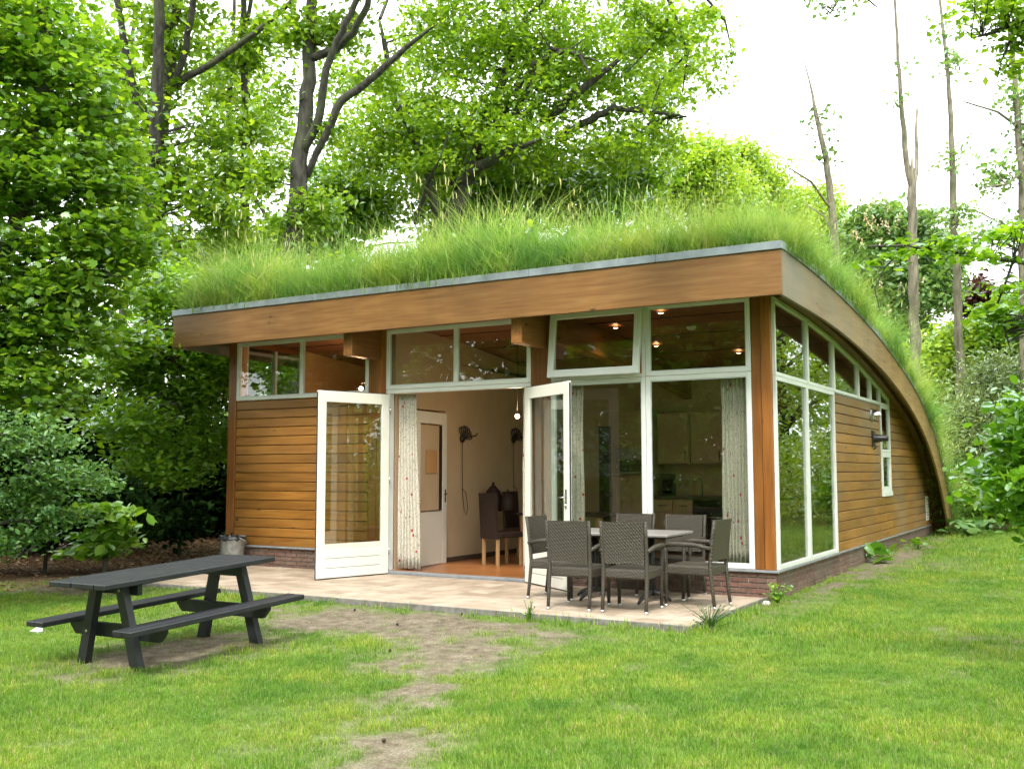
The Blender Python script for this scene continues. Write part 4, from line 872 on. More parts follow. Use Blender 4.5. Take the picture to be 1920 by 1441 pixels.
# ---- left side: big maple, hazel against the house, elder, backdrop foliage coloured near-black as shade
tree('maple_tree', 'big maple with broad drooping leaves at the left edge, behind the picnic table', 'tree', -90, 13.5,
     [[(-60, 620, 13), (60, 350, 15), (82, 160, 17), (85, 60, 13), (78, -60, 10)], [(85, 180, 6), (105, 110, 5), (130, 40, 4)], [(78, 150, 5), (60, 100, 4), (58, 40, 3)]],
     [(-200, 100, 260, 230), (40, 60, 190, 130), (110, 180, 160, 110), (-60, 330, 260, 160), (150, 330, 150, 110), (-100, 560, 280, 150), (120, 500, 190, 110), (190, 440, 110, 80), (30, 660, 170, 90), (130, 600, 120, 80), (60, 740, 150, 60)],
     1350, 30, .44, .105, 'maple', tpl='maple', flat=.18, twigs=.08, up=1.1)
tree('hazel_tree', 'young hazel with bright green layered leaves against the left house corner', 'tree', 340, 17.8,
     [[(345, 900, 2), (350, 700, 2), (360, 560, 1.5)], [(345, 880, 2), (300, 700, 1.5), (280, 600, 1)]],
     [(340, 560, 110, 70), (300, 650, 110, 60), (390, 640, 80, 60), (370, 740, 80, 60), (300, 760, 90, 55), (400, 830, 60, 50), (310, 850, 70, 30), (240, 700, 70, 50), (410, 700, 80, 80), (500, 680, 90, 70, 1.5), (250, 800, 80, 60, -1.5), (300, 880, 90, 45, -1.0), (230, 640, 70, 50, -2)],
     1150, 28, .40, .105, 'hazel', tpl='oval', flat=.25, twigs=.12, up=1.3, dr=1.0)
tree('elder_shrub', 'grey green elder shrub bulging out at the left edge under the maple', 'shrub', -40, 11.8,
     [[(0, 960, 2.5), (60, 880, 2), (90, 800, 1)], [(-30, 1000, 2), (-20, 880, 1.5), (-10, 800, 1)]],
     [(60, 820, 110, 60), (-60, 820, 120, 90), (120, 880, 90, 45), (40, 930, 90, 50), (170, 910, 50, 26), (-60, 960, 90, 60), (110, 970, 60, 40), (20, 1010, 90, 36), (-60, 1030, 100, 40)],
     430, 24, .30, .062, 'elder', tpl='oval', flat=.22, twigs=.15, up=.9, dr=.8, shell=.1)
tree('chestnut_sapling', 'low chestnut sapling spreading its leaves above the leaf litter, left of the bucket', 'shrub', 195, 13.2,
     [[(200, 1040, 4), (200, 1000, 3), (195, 960, 2)]], [(190, 960, 60, 22), (205, 1010, 50, 22), (170, 1035, 50, 12), (225, 985, 30, 18)],
     46, 16, .28, .15, 'maple', tpl='oval', flat=.15, twigs=.3, up=1.4, dr=.5)
tree('shade_fill_shrub', 'low filler foliage, leaves coloured near-black for the shade beneath the maple', 'shrub', 90, 15.0, [[(90, 1000, 3), (90, 940, 2)]], [(60, 920, 170, 100), (200, 960, 120, 70), (-120, 950, 160, 100), (330, 980, 60, 50, 2.2)], 420, 36, .4, .13, 'shadefill', twigs=0, shell=.1, dr=.8)
tree('shade_fill_tree', 'backdrop foliage behind the maple at the far left, leaves coloured near-black as shade', 'tree', -150, 19, [[(-150, 700, 16), (-150, 400, 12)]], [(-150, 800, 260, 200), (100, 880, 200, 170)], 500, 40, .7, .22, 'shadefill', twigs=0, shell=.2)
tree('shade_fill_tree', 'backdrop foliage behind the hazel, left of the house, leaves coloured near-black as shade', 'tree', 330, 23, [[(330, 800, 12), (330, 600, 9)]], [(330, 900, 190, 160), (460, 900, 130, 150)], 420, 40, .8, .24, 'shadefill', twigs=0, shell=.2)

# ---- tall trees behind the left half of the roof
tree('oak_tree', 'tall twin-stemmed oak with ivy, left of the roof', 'tree', 285, 24,
     [[(285, 600, 21), (288, 430, 19), (300, 250, 17), (315, 120, 14), (335, -60, 11)], [(280, 480, 11), (288, 300, 11), (297, 120, 10), (300, -60, 8)], [(318, 165, 8), (370, 135, 6), (440, 90, 6), (500, 45, 5), (560, -10, 4)], [(300, 250, 8), (255, 190, 8), (238, 110, 7), (215, -30, 5)], [(310, 190, 7), (345, 110, 6), (360, 20, 6), (375, -60, 5)]],
     [(320, 60, 120, 90), (200, 250, 90, 80), (300, 330, 110, 80), (390, 250, 60, 60), (250, 440, 130, 80), (400, 400, 90, 70), (350, -120, 200, 100), (160, 120, 60, 80), (290, 520, 120, 60), (300, 200, 40, 130)],
     560, 30, .55, .17, 'oak', twigs=.2, shell=.3, fwd=-1.5)
tree('ash_tree', 'slender dark-stemmed tree between the two big oaks on the left', 'tree', 458, 25,
     [[(458, 560, 10), (460, 400, 9), (463, 220, 8), (455, 60, 6), (458, -60, 5)], [(462, 350, 5), (490, 390, 4), (500, 410, 3)], [(460, 60, 4), (470, 0, 4), (475, -60, 3)]],
     [(455, 110, 45, 60), (465, 230, 50, 60), (450, 330, 70, 50), (440, 470, 90, 60), (500, 60, 50, 40), (470, -80, 90, 60), (400, 180, 30, 50)], 260, 30, .45, .15, 'oak', twigs=.25, shell=.3)
tree('oak_tree', 'leaning oak with a bare forked trunk rising behind the left part of the roof', 'tree', 545, 21,
     [[(540, 560, 21), (548, 440, 18), (563, 300, 16), (578, 150, 13), (583, 60, 11), (588, -60, 9)], [(566, 290, 9), (600, 220, 8), (612, 130, 7), (640, 60, 6), (690, -40, 5)], [(580, 110, 8), (625, 95, 8), (662, 60, 7), (690, 10, 6), (695, -40, 5)], [(575, 330, 6), (640, 190, 8), (700, 145, 7), (760, 90, 5), (800, 60, 3)]],
     [(640, 60, 80, 60), (560, 60, 60, 70), (620, 250, 45, 50), (510, 190, 40, 60), (620, -100, 220, 90), (720, 150, 60, 40), (500, 330, 50, 60), (600, 390, 70, 50), (540, 420, 50, 50)], 300, 30, .42, .14, 'oak', twigs=.25, shell=.3, fwd=-1.5)
# ---- the great oak behind the middle of the roof
tree('oak_tree', 'great spreading oak with winding limbs behind the middle of the roof', 'tree', 800, 27,
     [[(770, 620, 22), (800, 480, 20), (850, 400, 18), (880, 330, 15), (905, 255, 12), (930, 180, 9), (958, 110, 8), (966, 60, 7), (1020, 0, 5), (1050, -50, 4)],
      [(905, 270, 8), (950, 200, 6), (1000, 120, 5), (1060, 95, 4), (1100, 108, 3)], [(900, 290, 8), (960, 225, 6), (1030, 92, 5), (1085, 100, 4), (1095, 118, 3)], [(850, 350, 11), (900, 312, 10), (950, 285, 8), (985, 272, 5)],
      [(1000, 250, 6), (1068, 185, 8), (1100, 160, 7), (1145, 125, 5)], [(1040, 260, 6), (1105, 225, 7), (1150, 203, 6), (1205, 208, 4), (1260, 215, 3)], [(820, 410, 9), (795, 290, 8), (740, 190, 6), (720, 80, 5)], [(780, 420, 5), (800, 350, 4), (815, 318, 3)]],
     [(760, 230, 130, 110), (850, 90, 170, 110), (1000, 60, 170, 100), (1120, 130, 130, 100), (1180, 260, 130, 80), (1000, 190, 120, 80), (900, 240, 130, 80), (680, 290, 90, 70), (800, 330, 100, 50), (980, 300, 120, 60), (960, -120, 320, 120), (1240, 180, 70, 70), (1220, 60, 90, 70), (1290, 90, 50, 60)],
     1350, 32, .50, .155, 'oak', twigs=.05, shell=.45, dr=2.6, fwd=-1.8)
tree('beech_tree', 'dark dense beech standing under and behind the great oak', 'tree', 900, 31,
     [[(900, 600, 14), (905, 420, 11), (900, 300, 8)], [(1000, 480, 8), (1010, 360, 6), (1040, 280, 4)]],
     [(860, 300, 180, 90), (1020, 340, 180, 80), (700, 370, 75, 60), (930, 390, 100, 50), (1120, 400, 140, 60), (1180, 330, 90, 60), (640, 340, 70, 60), (820, 400, 45, 40), (860, 430, 50, 40)], 760, 34, .75, .19, 'oakdark', twigs=.05, shell=.3, dr=3.0)
tree('birch_tree', 'light airy tree filling the sky between the tall oaks at the upper left', 'tree', 230, 34, [[(230, 600, 8), (240, 300, 6), (250, 60, 4)], [(420, 500, 7), (430, 200, 5), (440, 0, 3)]], [(200, 150, 110, 110), (230, 350, 130, 90), (420, 130, 110, 110), (430, 330, 110, 90), (520, 250, 60, 110), (640, 150, 70, 100), (350, 470, 180, 60)], 520, 30, .75, .17, 'oak', twigs=.1, shell=.2)
tree('hornbeam_tree', 'mid green hornbeam filling the gap between the forked oak and the great oak', 'tree', 640, 30,
     [[(640, 600, 10), (650, 420, 8), (660, 320, 6)]], [(640, 380, 70, 60), (590, 440, 80, 40), (680, 420, 50, 40), (500, 470, 70, 50), (430, 480, 90, 60), (840, 460, 60, 30), (620, 470, 60, 35), (930, 450, 60, 25), (540, 450, 60, 40)], 430, 34, .6, .2, 'oakdark', twigs=.1, shell=.3)
# ---- pale trees right of the oak
for k, (px, D_, bl, lb) in enumerate(((1300, 36, [(1290, 320, 90, 80), (1350, 370, 90, 80), (1240, 380, 80, 60), (1330, 290, 55, 45)], 'pale yellow-green tree just right of the great oak'),
        (1430, 42, [(1420, 340, 75, 70), (1400, 420, 110, 70), (1470, 400, 70, 60), (1380, 290, 40, 40)], 'pale tree sloping down behind the right end of the roof'),
        (1530, 46, [(1520, 400, 60, 55), (1560, 440, 50, 60), (1490, 440, 80, 60), (1540, 370, 35, 30)], 'lowest of the pale trees, behind the leaning bare pole trunk'))):
    tree('lime_tree', lb, 'tree', px, D_, [[(px, 620, 7), (px, 420, 5)]], bl, 520, 46, .7, .155, 'lime', twigs=.08, group='pale trees behind the roof', shell=.3)
# ---- chestnut, copper beech and bright shrubs on the right
ct = tree('horse_chestnut', 'rounded horse chestnut with cream flower candles behind the bare trunks', 'tree', 1690, 34,
     [[(1690, 700, 12), (1690, 550, 9)]], [(1640, 420, 60, 45), (1700, 440, 75, 60), (1640, 500, 60, 60), (1720, 540, 80, 70), (1655, 580, 60, 60), (1760, 480, 45, 60), (1700, 640, 80, 60), (1600, 470, 40, 50)], 700, 40, .6, .18, 'chest', tpl='oval', twigs=.05, shell=.45)
cn = []
for k in range(60):
    b_ = random.choice([(1640, 420, 60, 45), (1700, 440, 75, 60), (1640, 500, 60, 60), (1720, 540, 80, 70), (1655, 580, 60, 60), (1700, 640, 80, 60)]); a = random.uniform(0, 2*PI); r = random.random()**.5
    p = at(b_[0]+b_[2]*r*math.cos(a), b_[1]+b_[3]*r*math.sin(a), 34-1.2*math.sqrt(max(0, 1-r*r))-.35)
    for z in range(9): cn.append(p+np.array([random.uniform(-.05, .05), random.uniform(-.05, .05), z*.03]))
cn = np.array(cn); fo = link(bpy.data.objects.new('flower_candles', leaf_mesh('flower_candles', cn, np.full(len(cn), .085), L['flower'], 'kite', .1))); fo.parent = ct; fo['kind'] = 'stuff'; fo.location = -np.array(ct.location)
tree('copper_beech', 'small dark purple copper beech between the trunks on the right', 'tree', 1835, 36, [[(1835, 700, 6), (1835, 600, 5)]], [(1835, 570, 45, 60), (1850, 640, 40, 60)], 160, 30, .6, .22, 'copper', twigs=0, shell=.3)
# bare pole trunks with sparse leaves
poles = [('poplar_tree', 'leaning thin pole trunk rising behind the roof edge, topmost twigs fading', 1572, 24, [[(1570, 600, 12), (1567, 480, 11), (1558, 370, 9), (1545, 275, 7), (1530, 215, 5), (1520, 160, 2.5), (1508, 118, 1.4)], [(1560, 395, 3), (1520, 340, 3), (1488, 320, 2)], [(1564, 440, 3), (1545, 405, 3), (1515, 385, 2)]], [(1540, 270, 20, 90)], 10),
         ('poplar_tree', 'pole trunk that forks into two upright bare stems', 1713, 24, [[(1716, 760, 15), (1714, 600, 13), (1712, 460, 12), (1711, 365, 11)], [(1711, 370, 8), (1700, 300, 7), (1692, 220, 6), (1684, 110, 4), (1678, 0, 3), (1674, -80, 2)], [(1712, 365, 7), (1720, 300, 5), (1718, 250, 4), (1719, 208, 3)]], [(1690, 150, 15, 100)], 4),
         ('poplar_tree', 'straight pole trunk with ivy tufts, second from the right edge', 1800, 25, [[(1802, 760, 12), (1797, 600, 10), (1790, 430, 9), (1785, 280, 7), (1778, 140, 5), (1765, 30, 3.5), (1758, -60, 2.5)], [(1786, 390, 3), (1830, 395, 2), (1890, 425, 2)]], [(1790, 120, 22, 40), (1790, 290, 30, 40), (1800, 400, 60, 30), (1770, 60, 30, 30)], 45),
         ('poplar_tree', 'pole trunk with leafy side twigs at the right edge', 1915, 23, [[(1925, 760, 13), (1919, 500, 11), (1916, 330, 10), (1908, 210, 8), (1900, 120, 6), (1890, 30, 4)], [(1912, 240, 4), (1870, 210, 3), (1812, 192, 2)], [(1916, 320, 4), (1890, 345, 3), (1850, 350, 2)]], [(1880, 330, 50, 60), (1900, 180, 40, 60), (1840, 440, 60, 40), (1920, 430, 60, 60), (1940, 250, 50, 90)], 120)]
for (nm, lb, px, D_, lim, bl, ns) in poles:
    lim = [[(a, b, c*.74) for a, b, c in l_] for l_ in lim]; tree(nm, lb, 'tree', px, D_, lim, bl, ns, 14, .35, .13, 'chest', bark='barklight', twigs=.8, group='bare pole trunks', shell=.1)
# understorey right of the house
tree('elm_shrub', 'bright green bush behind the far shoulder of the arch', 'shrub', 1760, 26, [[(1760, 850, 4), (1760, 700, 3)]], [(1750, 680, 60, 60), (1800, 660, 70, 60), (1770, 760, 60, 70), (1730, 740, 40, 60)], 330, 30, .5, .14, 'lime', tpl='oval', twigs=.1)
tree('elm_shrub', 'bright green bush under the last pole trunks at the right', 'shrub', 1870, 26, [[(1870, 850, 4), (1870, 700, 3)]], [(1860, 640, 80, 60), (1930, 600, 80, 80), (1960, 700, 80, 80)], 300, 30, .5, .15, 'hazel', tpl='oval', twigs=.1)
tree('willow_shrub', 'silvery grey willow shrub beside the arched end of the house', 'shrub', 1820, 23.5, [[(1820, 950, 5), (1820, 800, 4), (1830, 720, 2)], [(1822, 940, 4), (1790, 830, 3)]], [(1810, 800, 65, 70), (1870, 730, 75, 80), (1860, 860, 90, 70), (1810, 900, 50, 50), (1930, 840, 80, 100)], 800, 36, .45, .12, 'grey', tpl='slim', twigs=.15, up=.5, flat=.8)
tree('laurel_shrub', 'low dark laurel at the end of the lawn beyond the arch', 'shrub', 1850, 22.5, [[(1850, 960, 4), (1850, 900, 3)]], [(1830, 940, 60, 35), (1900, 950, 70, 40), (1960, 930, 70, 60)], 200, 30, .4, .14, 'maple', tpl='oval', twigs=.1)
tree('viburnum_shrub', 'near shrub with big glossy leaves pushing in at the right edge', 'shrub', 1990, 7.6, [[(1990, 1050, 3), (1960, 950, 2.5), (1930, 850, 1.5)], [(1985, 1040, 2.5), (1940, 950, 2), (1900, 900, 1)]],
     [(1930, 820, 60, 55), (1900, 890, 60, 45), (1940, 960, 60, 70), (1990, 860, 80, 150), (1885, 920, 40, 22), (1925, 760, 30, 40)], 230, 18, .18, .082, 'shrub', tpl='oval', twigs=.3, up=.9, dr=.5)
# overhanging branches (they belong to trees that stand outside the frame)
def bough(name, label, D, limbs, blobs, nsp, per, sr, ls, lm, tpl, flat=.3, up=1.0):
    P0 = at(limbs[0][0][0], limbs[0][0][1], D); t = empty(name, P0, label=label, cat='branch')
    C = crown('leaves', t, blobs, D, nsp, per, sr, ls, L[lm], tpl, up, flat, .2, .05, .5)
    mb = MB()
    for lb in limbs: limb(mb, lb, D, .3, 0, 6)
    S = np.array(mb.v)[::6]
    for c in C[:min(len(C), 90)]:
        s = S[np.argmin(np.linalg.norm(S-c, axis=1))]; mb.tube([s, (s+c)/2+rng.normal(size=3)*.02, c], [.005, .004, .002], 4, False)
    o = mb.build('wood', M['bark'], t); o.location = -np.array(t.location)
bough('maple_branch', 'thin maple branch reaching in from the right in front of the trunks', 7.0, [[(2040, 510, 5), (1920, 493, 4), (1840, 480, 3.5), (1760, 470, 3), (1700, 460, 2.5), (1640, 462, 2)], [(1700, 460, 2), (1660, 500, 1.5), (1640, 540, 1.2), (1648, 575, 1)], [(1900, 490, 3), (1870, 570, 2), (1890, 640, 2)]],
      [(1720, 465, 110, 16), (1830, 480, 70, 24), (1900, 520, 50, 60), (1870, 590, 60, 40), (1890, 440, 60, 30), (1680, 485, 50, 12), (1940, 600, 60, 60)], 95, 9, .13, .066, 'hazel', 'maple', .2, 1.6)
bough('oak_branch', 'leafy bough hanging into the top right corner', 8.0, [[(2050, -30, 9), (1940, 15, 7), (1890, 50, 5), (1850, 65, 3), (1838, 68, 2)], [(1930, 20, 4), (1900, 60, 3), (1880, 110, 2)]],
      [(1870, 20, 60, 40), (1910, 70, 40, 50), (1960, 40, 80, 80), (1820, 10, 40, 20), (1900, 130, 26, 26)], 120, 16, .16, .065, 'oak', 'kite')
bough('robinia_branch', 'feathery robinia twigs hanging down at the top centre right', 10.5, [[(1180, -160, 9), (1230, -60, 7), (1262, 20, 4), (1290, 100, 2), (1280, 170, 1.2)], [(1230, -60, 5), (1310, -20, 3), (1360, 40, 2), (1372, 100, 1.2)], [(1262, 20, 3), (1220, 90, 2), (1180, 130, 1.5)], [(1290, 100, 2), (1240, 150, 1.5), (1222, 200, 1)]],
      [(1250, 60, 80, 60), (1200, 20, 80, 50), (1320, 30, 50, 40), (1290, 130, 45, 40), (1230, 150, 50, 40), (1350, 100, 26, 40), (1180, 90, 50, 40), (1340, 160, 26, 20), (1250, -80, 160, 60)], 300, 13, .16, .06, 'oak', 'kite', .6, .8)
bough('lime_branch', 'wisps of leaves dangling at the top edge, right of centre', 9.5, [[(1570, -90, 4), (1590, -30, 3), (1560, 20, 1.5)], [(1590, -30, 2), (1640, 10, 1.5)]], [(1560, 15, 25, 14), (1610, 15, 30, 12), (1530, 5, 12, 14), (1570, -60, 70, 30), (1650, 0, 20, 10)], 34, 9, .11, .05, 'chest', 'kite', .6, .6)

# ---- trees that stand outside the picture: they shade the place and show in its windows
def offtree(name, label, x, y, h, r, lm, seed, ls=.2, n=420):
    t = empty(name, (x, y, float(gz(x, y))), label=label, cat='tree'); d = rng.normal(size=(n, 3)); d /= np.linalg.norm(d, axis=1)[:, None]; d *= (.35+.65*rng.random((n, 1))); C = d*np.array([r, r, h*.42])+np.array([0, 0, h*.56])
    P = np.repeat(C, 34, 0); P = P+rng.normal(size=P.shape)*np.array([.4, .4, .22]); P = P[P[:, 2] > .3]
    link(bpy.data.objects.new('crown', leaf_mesh('crown', P, ls*(.6+.8*rng.random(len(P))), L[lm]))).parent = t
    mb = MB(); mb.tube([(0, 0, -.1), (.05, .05, h*.2), (-.05, .1, h*.45), (.1, 0, h*.8)], [.30, .24, .18, .05], 10)
    for k in range(14):
        c = C[rng.integers(n)]; s = np.array([0, 0, c[2]*.65]); mb.tube([s, (s+c)/2+np.array([0, 0, .3]), c], [.07, .04, .01], 5, False)
    mb.build('trunk', M['bark'], t); return t
o1 = offtree('beech_tree', 'broad beech standing on the lawn behind the viewpoint', -4, -27, 13, 5.0, 'oakdark', 1, .34, 520); o2 = offtree('oak_tree', 'oak beyond the right edge of the lawn', 11.5, 4, 11, 4.2, 'lime', 2)
for src, x, y, rz, lb in ((o1, -12, -27, 1, 'beech behind the viewpoint, far left'), (o1, 4, -29, 2.2, 'beech behind the viewpoint, to the right'), (o1, -8, -31, 3.1, 'beech in the second row behind the viewpoint'), (o1, -18, -30, 5.1, 'beech in the second row behind the viewpoint, further left'), (o1, 0, -34, .4, 'tallest beech straight behind the viewpoint'), (o1, -22, -20, 4, 'beech at the left end of the lawn'), (o2, 9.5, 15, 1.3, 'oak further back beyond the right edge of the lawn'), (o2, 14, -7, 2.9, 'oak at the right of the viewpoint'), (o2, 6.5, 24, 4.2, 'oak at the far right end of the lawn')):
    c = copy_tree(src); c.location = (x, y, float(gz(x, y))); c.rotation_euler = (0, 0, rz); c['label'] = lb; c.scale = (1.25, 1.25, 1.45) if src is o1 else (1, 1, 1)
o1.scale = (1.25, 1.25, 1.45)
t = empty('plane_tree', (3.75, 12.2, .1), label='mottled thick trunk just beyond the right edge, mirrored in the side glazing', cat='tree')
MB().tube([(0, 0, -.1), (0, 0, .6), (.05, 0, 3), (-.05, .1, 6), (0, 0, 9)], [.36, .28, .25, .22, .15], 12).build('trunk', M['barklight'], t)
C = rng.normal(size=(260, 3))*np.array([1.6, 1.6, 1.3])+np.array([.6, .5, 6.2]); C = C[C[:, 0]+3.75 > 3.2]; P = np.repeat(C, 26, 0); P = P+rng.normal(size=P.shape)*.3
link(bpy.data.objects.new('crown', leaf_mesh('crown', P, .13*(.6+.8*rng.random(len(P))), L['hazel']))).parent = t
def hedge(name, label, x0, y0, x1, y1, h, lm, n=420, ls=.12):
    t = empty(name, ((x0+x1)/2, (y0+y1)/2, 0), label=label, cat='hedge'); u = rng.random(n); C = np.c_[x0+(x1-x0)*u, y0+(y1-y0)*u, rng.random(n)*h]+rng.normal(size=(n, 3))*np.array([.6, .6, .12])
    C[:, 2] = np.abs(C[:, 2])+.1; P = np.repeat(C, 30, 0); P = P+rng.normal(size=P.shape)*.28; P = P[P[:, 2] > .03]; o = link(bpy.data.objects.new('foliage', leaf_mesh('foliage', P, ls*(.6+.8*rng.random(len(P))), L[lm], 'oval'))); o.parent = t; o.location = -np.array(t.location)
    mb = MB()
    for k in range(12): c = C[rng.integers(n)]; mb.tube([(c[0], c[1], -.05), (c[0]+.05, c[1], c[2]*.6), tuple(c)], [.03, .02, .01], 5, False)
    o = mb.build('stems', M['bark'], t); o.location = -np.array(t.location)
hedge('garden_hedge', 'leafy hedge along the right side of the lawn, outside the frame', 7.0, -4, 7.2, 9, 2.2, 'lime'); hedge('garden_hedge', 'leafy hedge further along the right side of the lawn', 5.4, 14, 4.4, 26, 2.4, 'lime')
hedge('shrub_border', 'shrub border behind the viewpoint', -16, -22, 9, -23, 7.5, 'hazel', 2000, .26)

# ---- far woodland closing the view
C = []; nW = 4200
az = rng.uniform(-3.1416, 3.1416, nW); dist = rng.uniform(50, 66, nW); hh = rng.random(nW)**1.1*np.where(np.abs(az+.05) < .25, 7.0, np.where(np.abs(az) > 1.7, 19.0, 10.0))
Wc = np.c_[CAM[0]+dist*np.sin(az+0), CAM[1]+dist*np.cos(az+0), hh]; P = np.repeat(Wc, 26, 0); P = P+rng.normal(size=P.shape)*np.array([1.1, 1.1, .7]); P = P[P[:, 2] > 0]
wd = link(bpy.data.objects.new('distant_woodland', leaf_mesh('distant_woodland', P, .55*(.6+.8*rng.random(len(P))), L['oakdark']))); tag(wd, 'distant woodland that closes the view behind the house', 'woodland', kind='stuff')

# ------------------------------------------------------------------ grass: tufts and points in one object, instanced by geometry nodes
def blades(n, rad, h, w, bend, segs=2, seedhead=0.0):
    V, F, A = [], [], []
    for k in range(n):
        a = random.uniform(0, 2*PI); r = rad*math.sqrt(random.random()); x, y = r*math.cos(a), r*math.sin(a); hh = h*random.uniform(.4, 1.15); d = random.uniform(0, 2*PI); b_ = bend*hh*random.uniform(.2, 1.3); wx, wy = -math.sin(d)*w/2, math.cos(d)*w/2; c = random.random(); i0 = len(V)
        for s in range(segs+1):
            u = s/segs; ox, oy = b_*u*u*math.cos(d), b_*u*u*math.sin(d); z = hh*(u-.18*(b_/hh)*u*u); ww = (1-u)**.7 if s < segs else 0
            if s < segs: V += [(x+ox+wx*ww, y+oy+wy*ww, z), (x+ox-wx*ww, y+oy-wy*ww, z)]; A += [(c, u)]*2
            else: V.append((x+ox, y+oy, z)); A.append((c, u))
        for s in range(segs-1): F.append((i0+2*s, i0+2*s+1, i0+2*s+3, i0+2*s+2))
        F.append((i0+2*segs-2, i0+2*segs-1, i0+2*segs))
        if random.random() < seedhead:
            p = V[-1]; i1 = len(V); hl = h*.10
            V += [(p[0]-.003, p[1], p[2]), (p[0]+.003, p[1], p[2]), (p[0]+.006, p[1]+.003, p[2]+hl*.6), (p[0]-.006, p[1]-.003, p[2]+hl*.6), (p[0]+.01*math.cos(d), p[1]+.01*math.sin(d), p[2]+hl)]; A += [(2.0, 1)]*5; F += [(i1, i1+1, i1+2, i1+3), (i1+3, i1+2, i1+4)]
    return V, F, A
def scatter(name, tufts, P, rot, scl, mat, tint):
    V, F, tid, cr, hu = [], [], [], [], []
    for k, (v, f, a) in enumerate(tufts):
        b0 = len(V); V += v; F += [tuple(i+b0 for i in q) for q in f]; tid += [k]*len(v); cr += [q[0] for q in a]; hu += [q[1] for q in a]
    n0 = len(V); N = len(P); me = bpy.data.meshes.new(name); me.from_pydata(V+P.tolist(), [], F); me.materials.append(mat)
    def fa(nm, typ, key, data):
        a = me.attributes.new(nm, typ, 'POINT'); a.data.foreach_set(key, data)
    fa('tid', 'INT', 'value', np.r_[np.array(tid), np.full(N, -1)].astype('i')); fa('crn', 'FLOAT', 'value', np.r_[np.array(cr), np.zeros(N)].astype('f')); fa('hgt', 'FLOAT', 'value', np.r_[np.array(hu), np.zeros(N)].astype('f'))
    fa('rot', 'FLOAT_VECTOR', 'vector', np.vstack([np.zeros((n0, 3)), rot]).ravel().astype('f')); fa('scl', 'FLOAT', 'value', np.r_[np.ones(n0), scl].astype('f')); fa('tint', 'FLOAT', 'value', np.r_[np.zeros(n0), tint].astype('f'))
    o = link(bpy.data.objects.new(name, me)); ng = bpy.data.node_groups.new(name+'_nodes', 'GeometryNodeTree')
    ng.interface.new_socket('Geometry', in_out='INPUT', socket_type='NodeSocketGeometry'); ng.interface.new_socket('Geometry', in_out='OUTPUT', socket_type='NodeSocketGeometry')
    n, l = ng.nodes, ng.links; gi = n.new('NodeGroupInput'); go = n.new('NodeGroupOutput')
    def attr(nm, typ): a = n.new('GeometryNodeInputNamedAttribute'); a.data_type = typ; a.inputs['Name'].default_value = nm; return a.outputs['Attribute']
    ta = attr('tid', 'INT')
    def sel(k):
        c = n.new('FunctionNodeCompare'); c.data_type = 'INT'; c.operation = 'EQUAL'; l.new(ta, c.inputs[2]); c.inputs[3].default_value = k; s = n.new('GeometryNodeSeparateGeometry'); s.domain = 'POINT'; l.new(gi.outputs[0], s.inputs[0]); l.new(c.outputs[0], s.inputs[1]); return s.outputs[0]
    jo = n.new('GeometryNodeJoinGeometry')
    for k in range(len(tufts)):
        g2 = n.new('GeometryNodeGeometryToInstance'); l.new(sel(k), g2.inputs[0]); l.new(g2.outputs[0], jo.inputs[0])
    ip = n.new('GeometryNodeInstanceOnPoints'); l.new(sel(-1), ip.inputs['Points']); l.new(jo.outputs[0], ip.inputs['Instance']); ip.inputs['Pick Instance'].default_value = True
    ri = n.new('FunctionNodeRandomValue'); ri.data_type = 'INT'
    [s for s in ri.inputs if s.name == 'Min' and s.type == 'INT'][0].default_value = 0; [s for s in ri.inputs if s.name == 'Max' and s.type == 'INT'][0].default_value = len(tufts)-1
    l.new([s for s in ri.outputs if s.type == 'INT'][0], ip.inputs['Instance Index'])
    e2r = n.new('FunctionNodeEulerToRotation'); l.new(attr('rot', 'FLOAT_VECTOR'), e2r.inputs[0]); l.new(e2r.outputs[0], ip.inputs['Rotation']); l.new(attr('scl', 'FLOAT'), ip.inputs['Scale']); l.new(ip.outputs[0], go.inputs[0])
    md = o.modifiers.new('scatter', 'NODES'); md.node_group = ng; return o
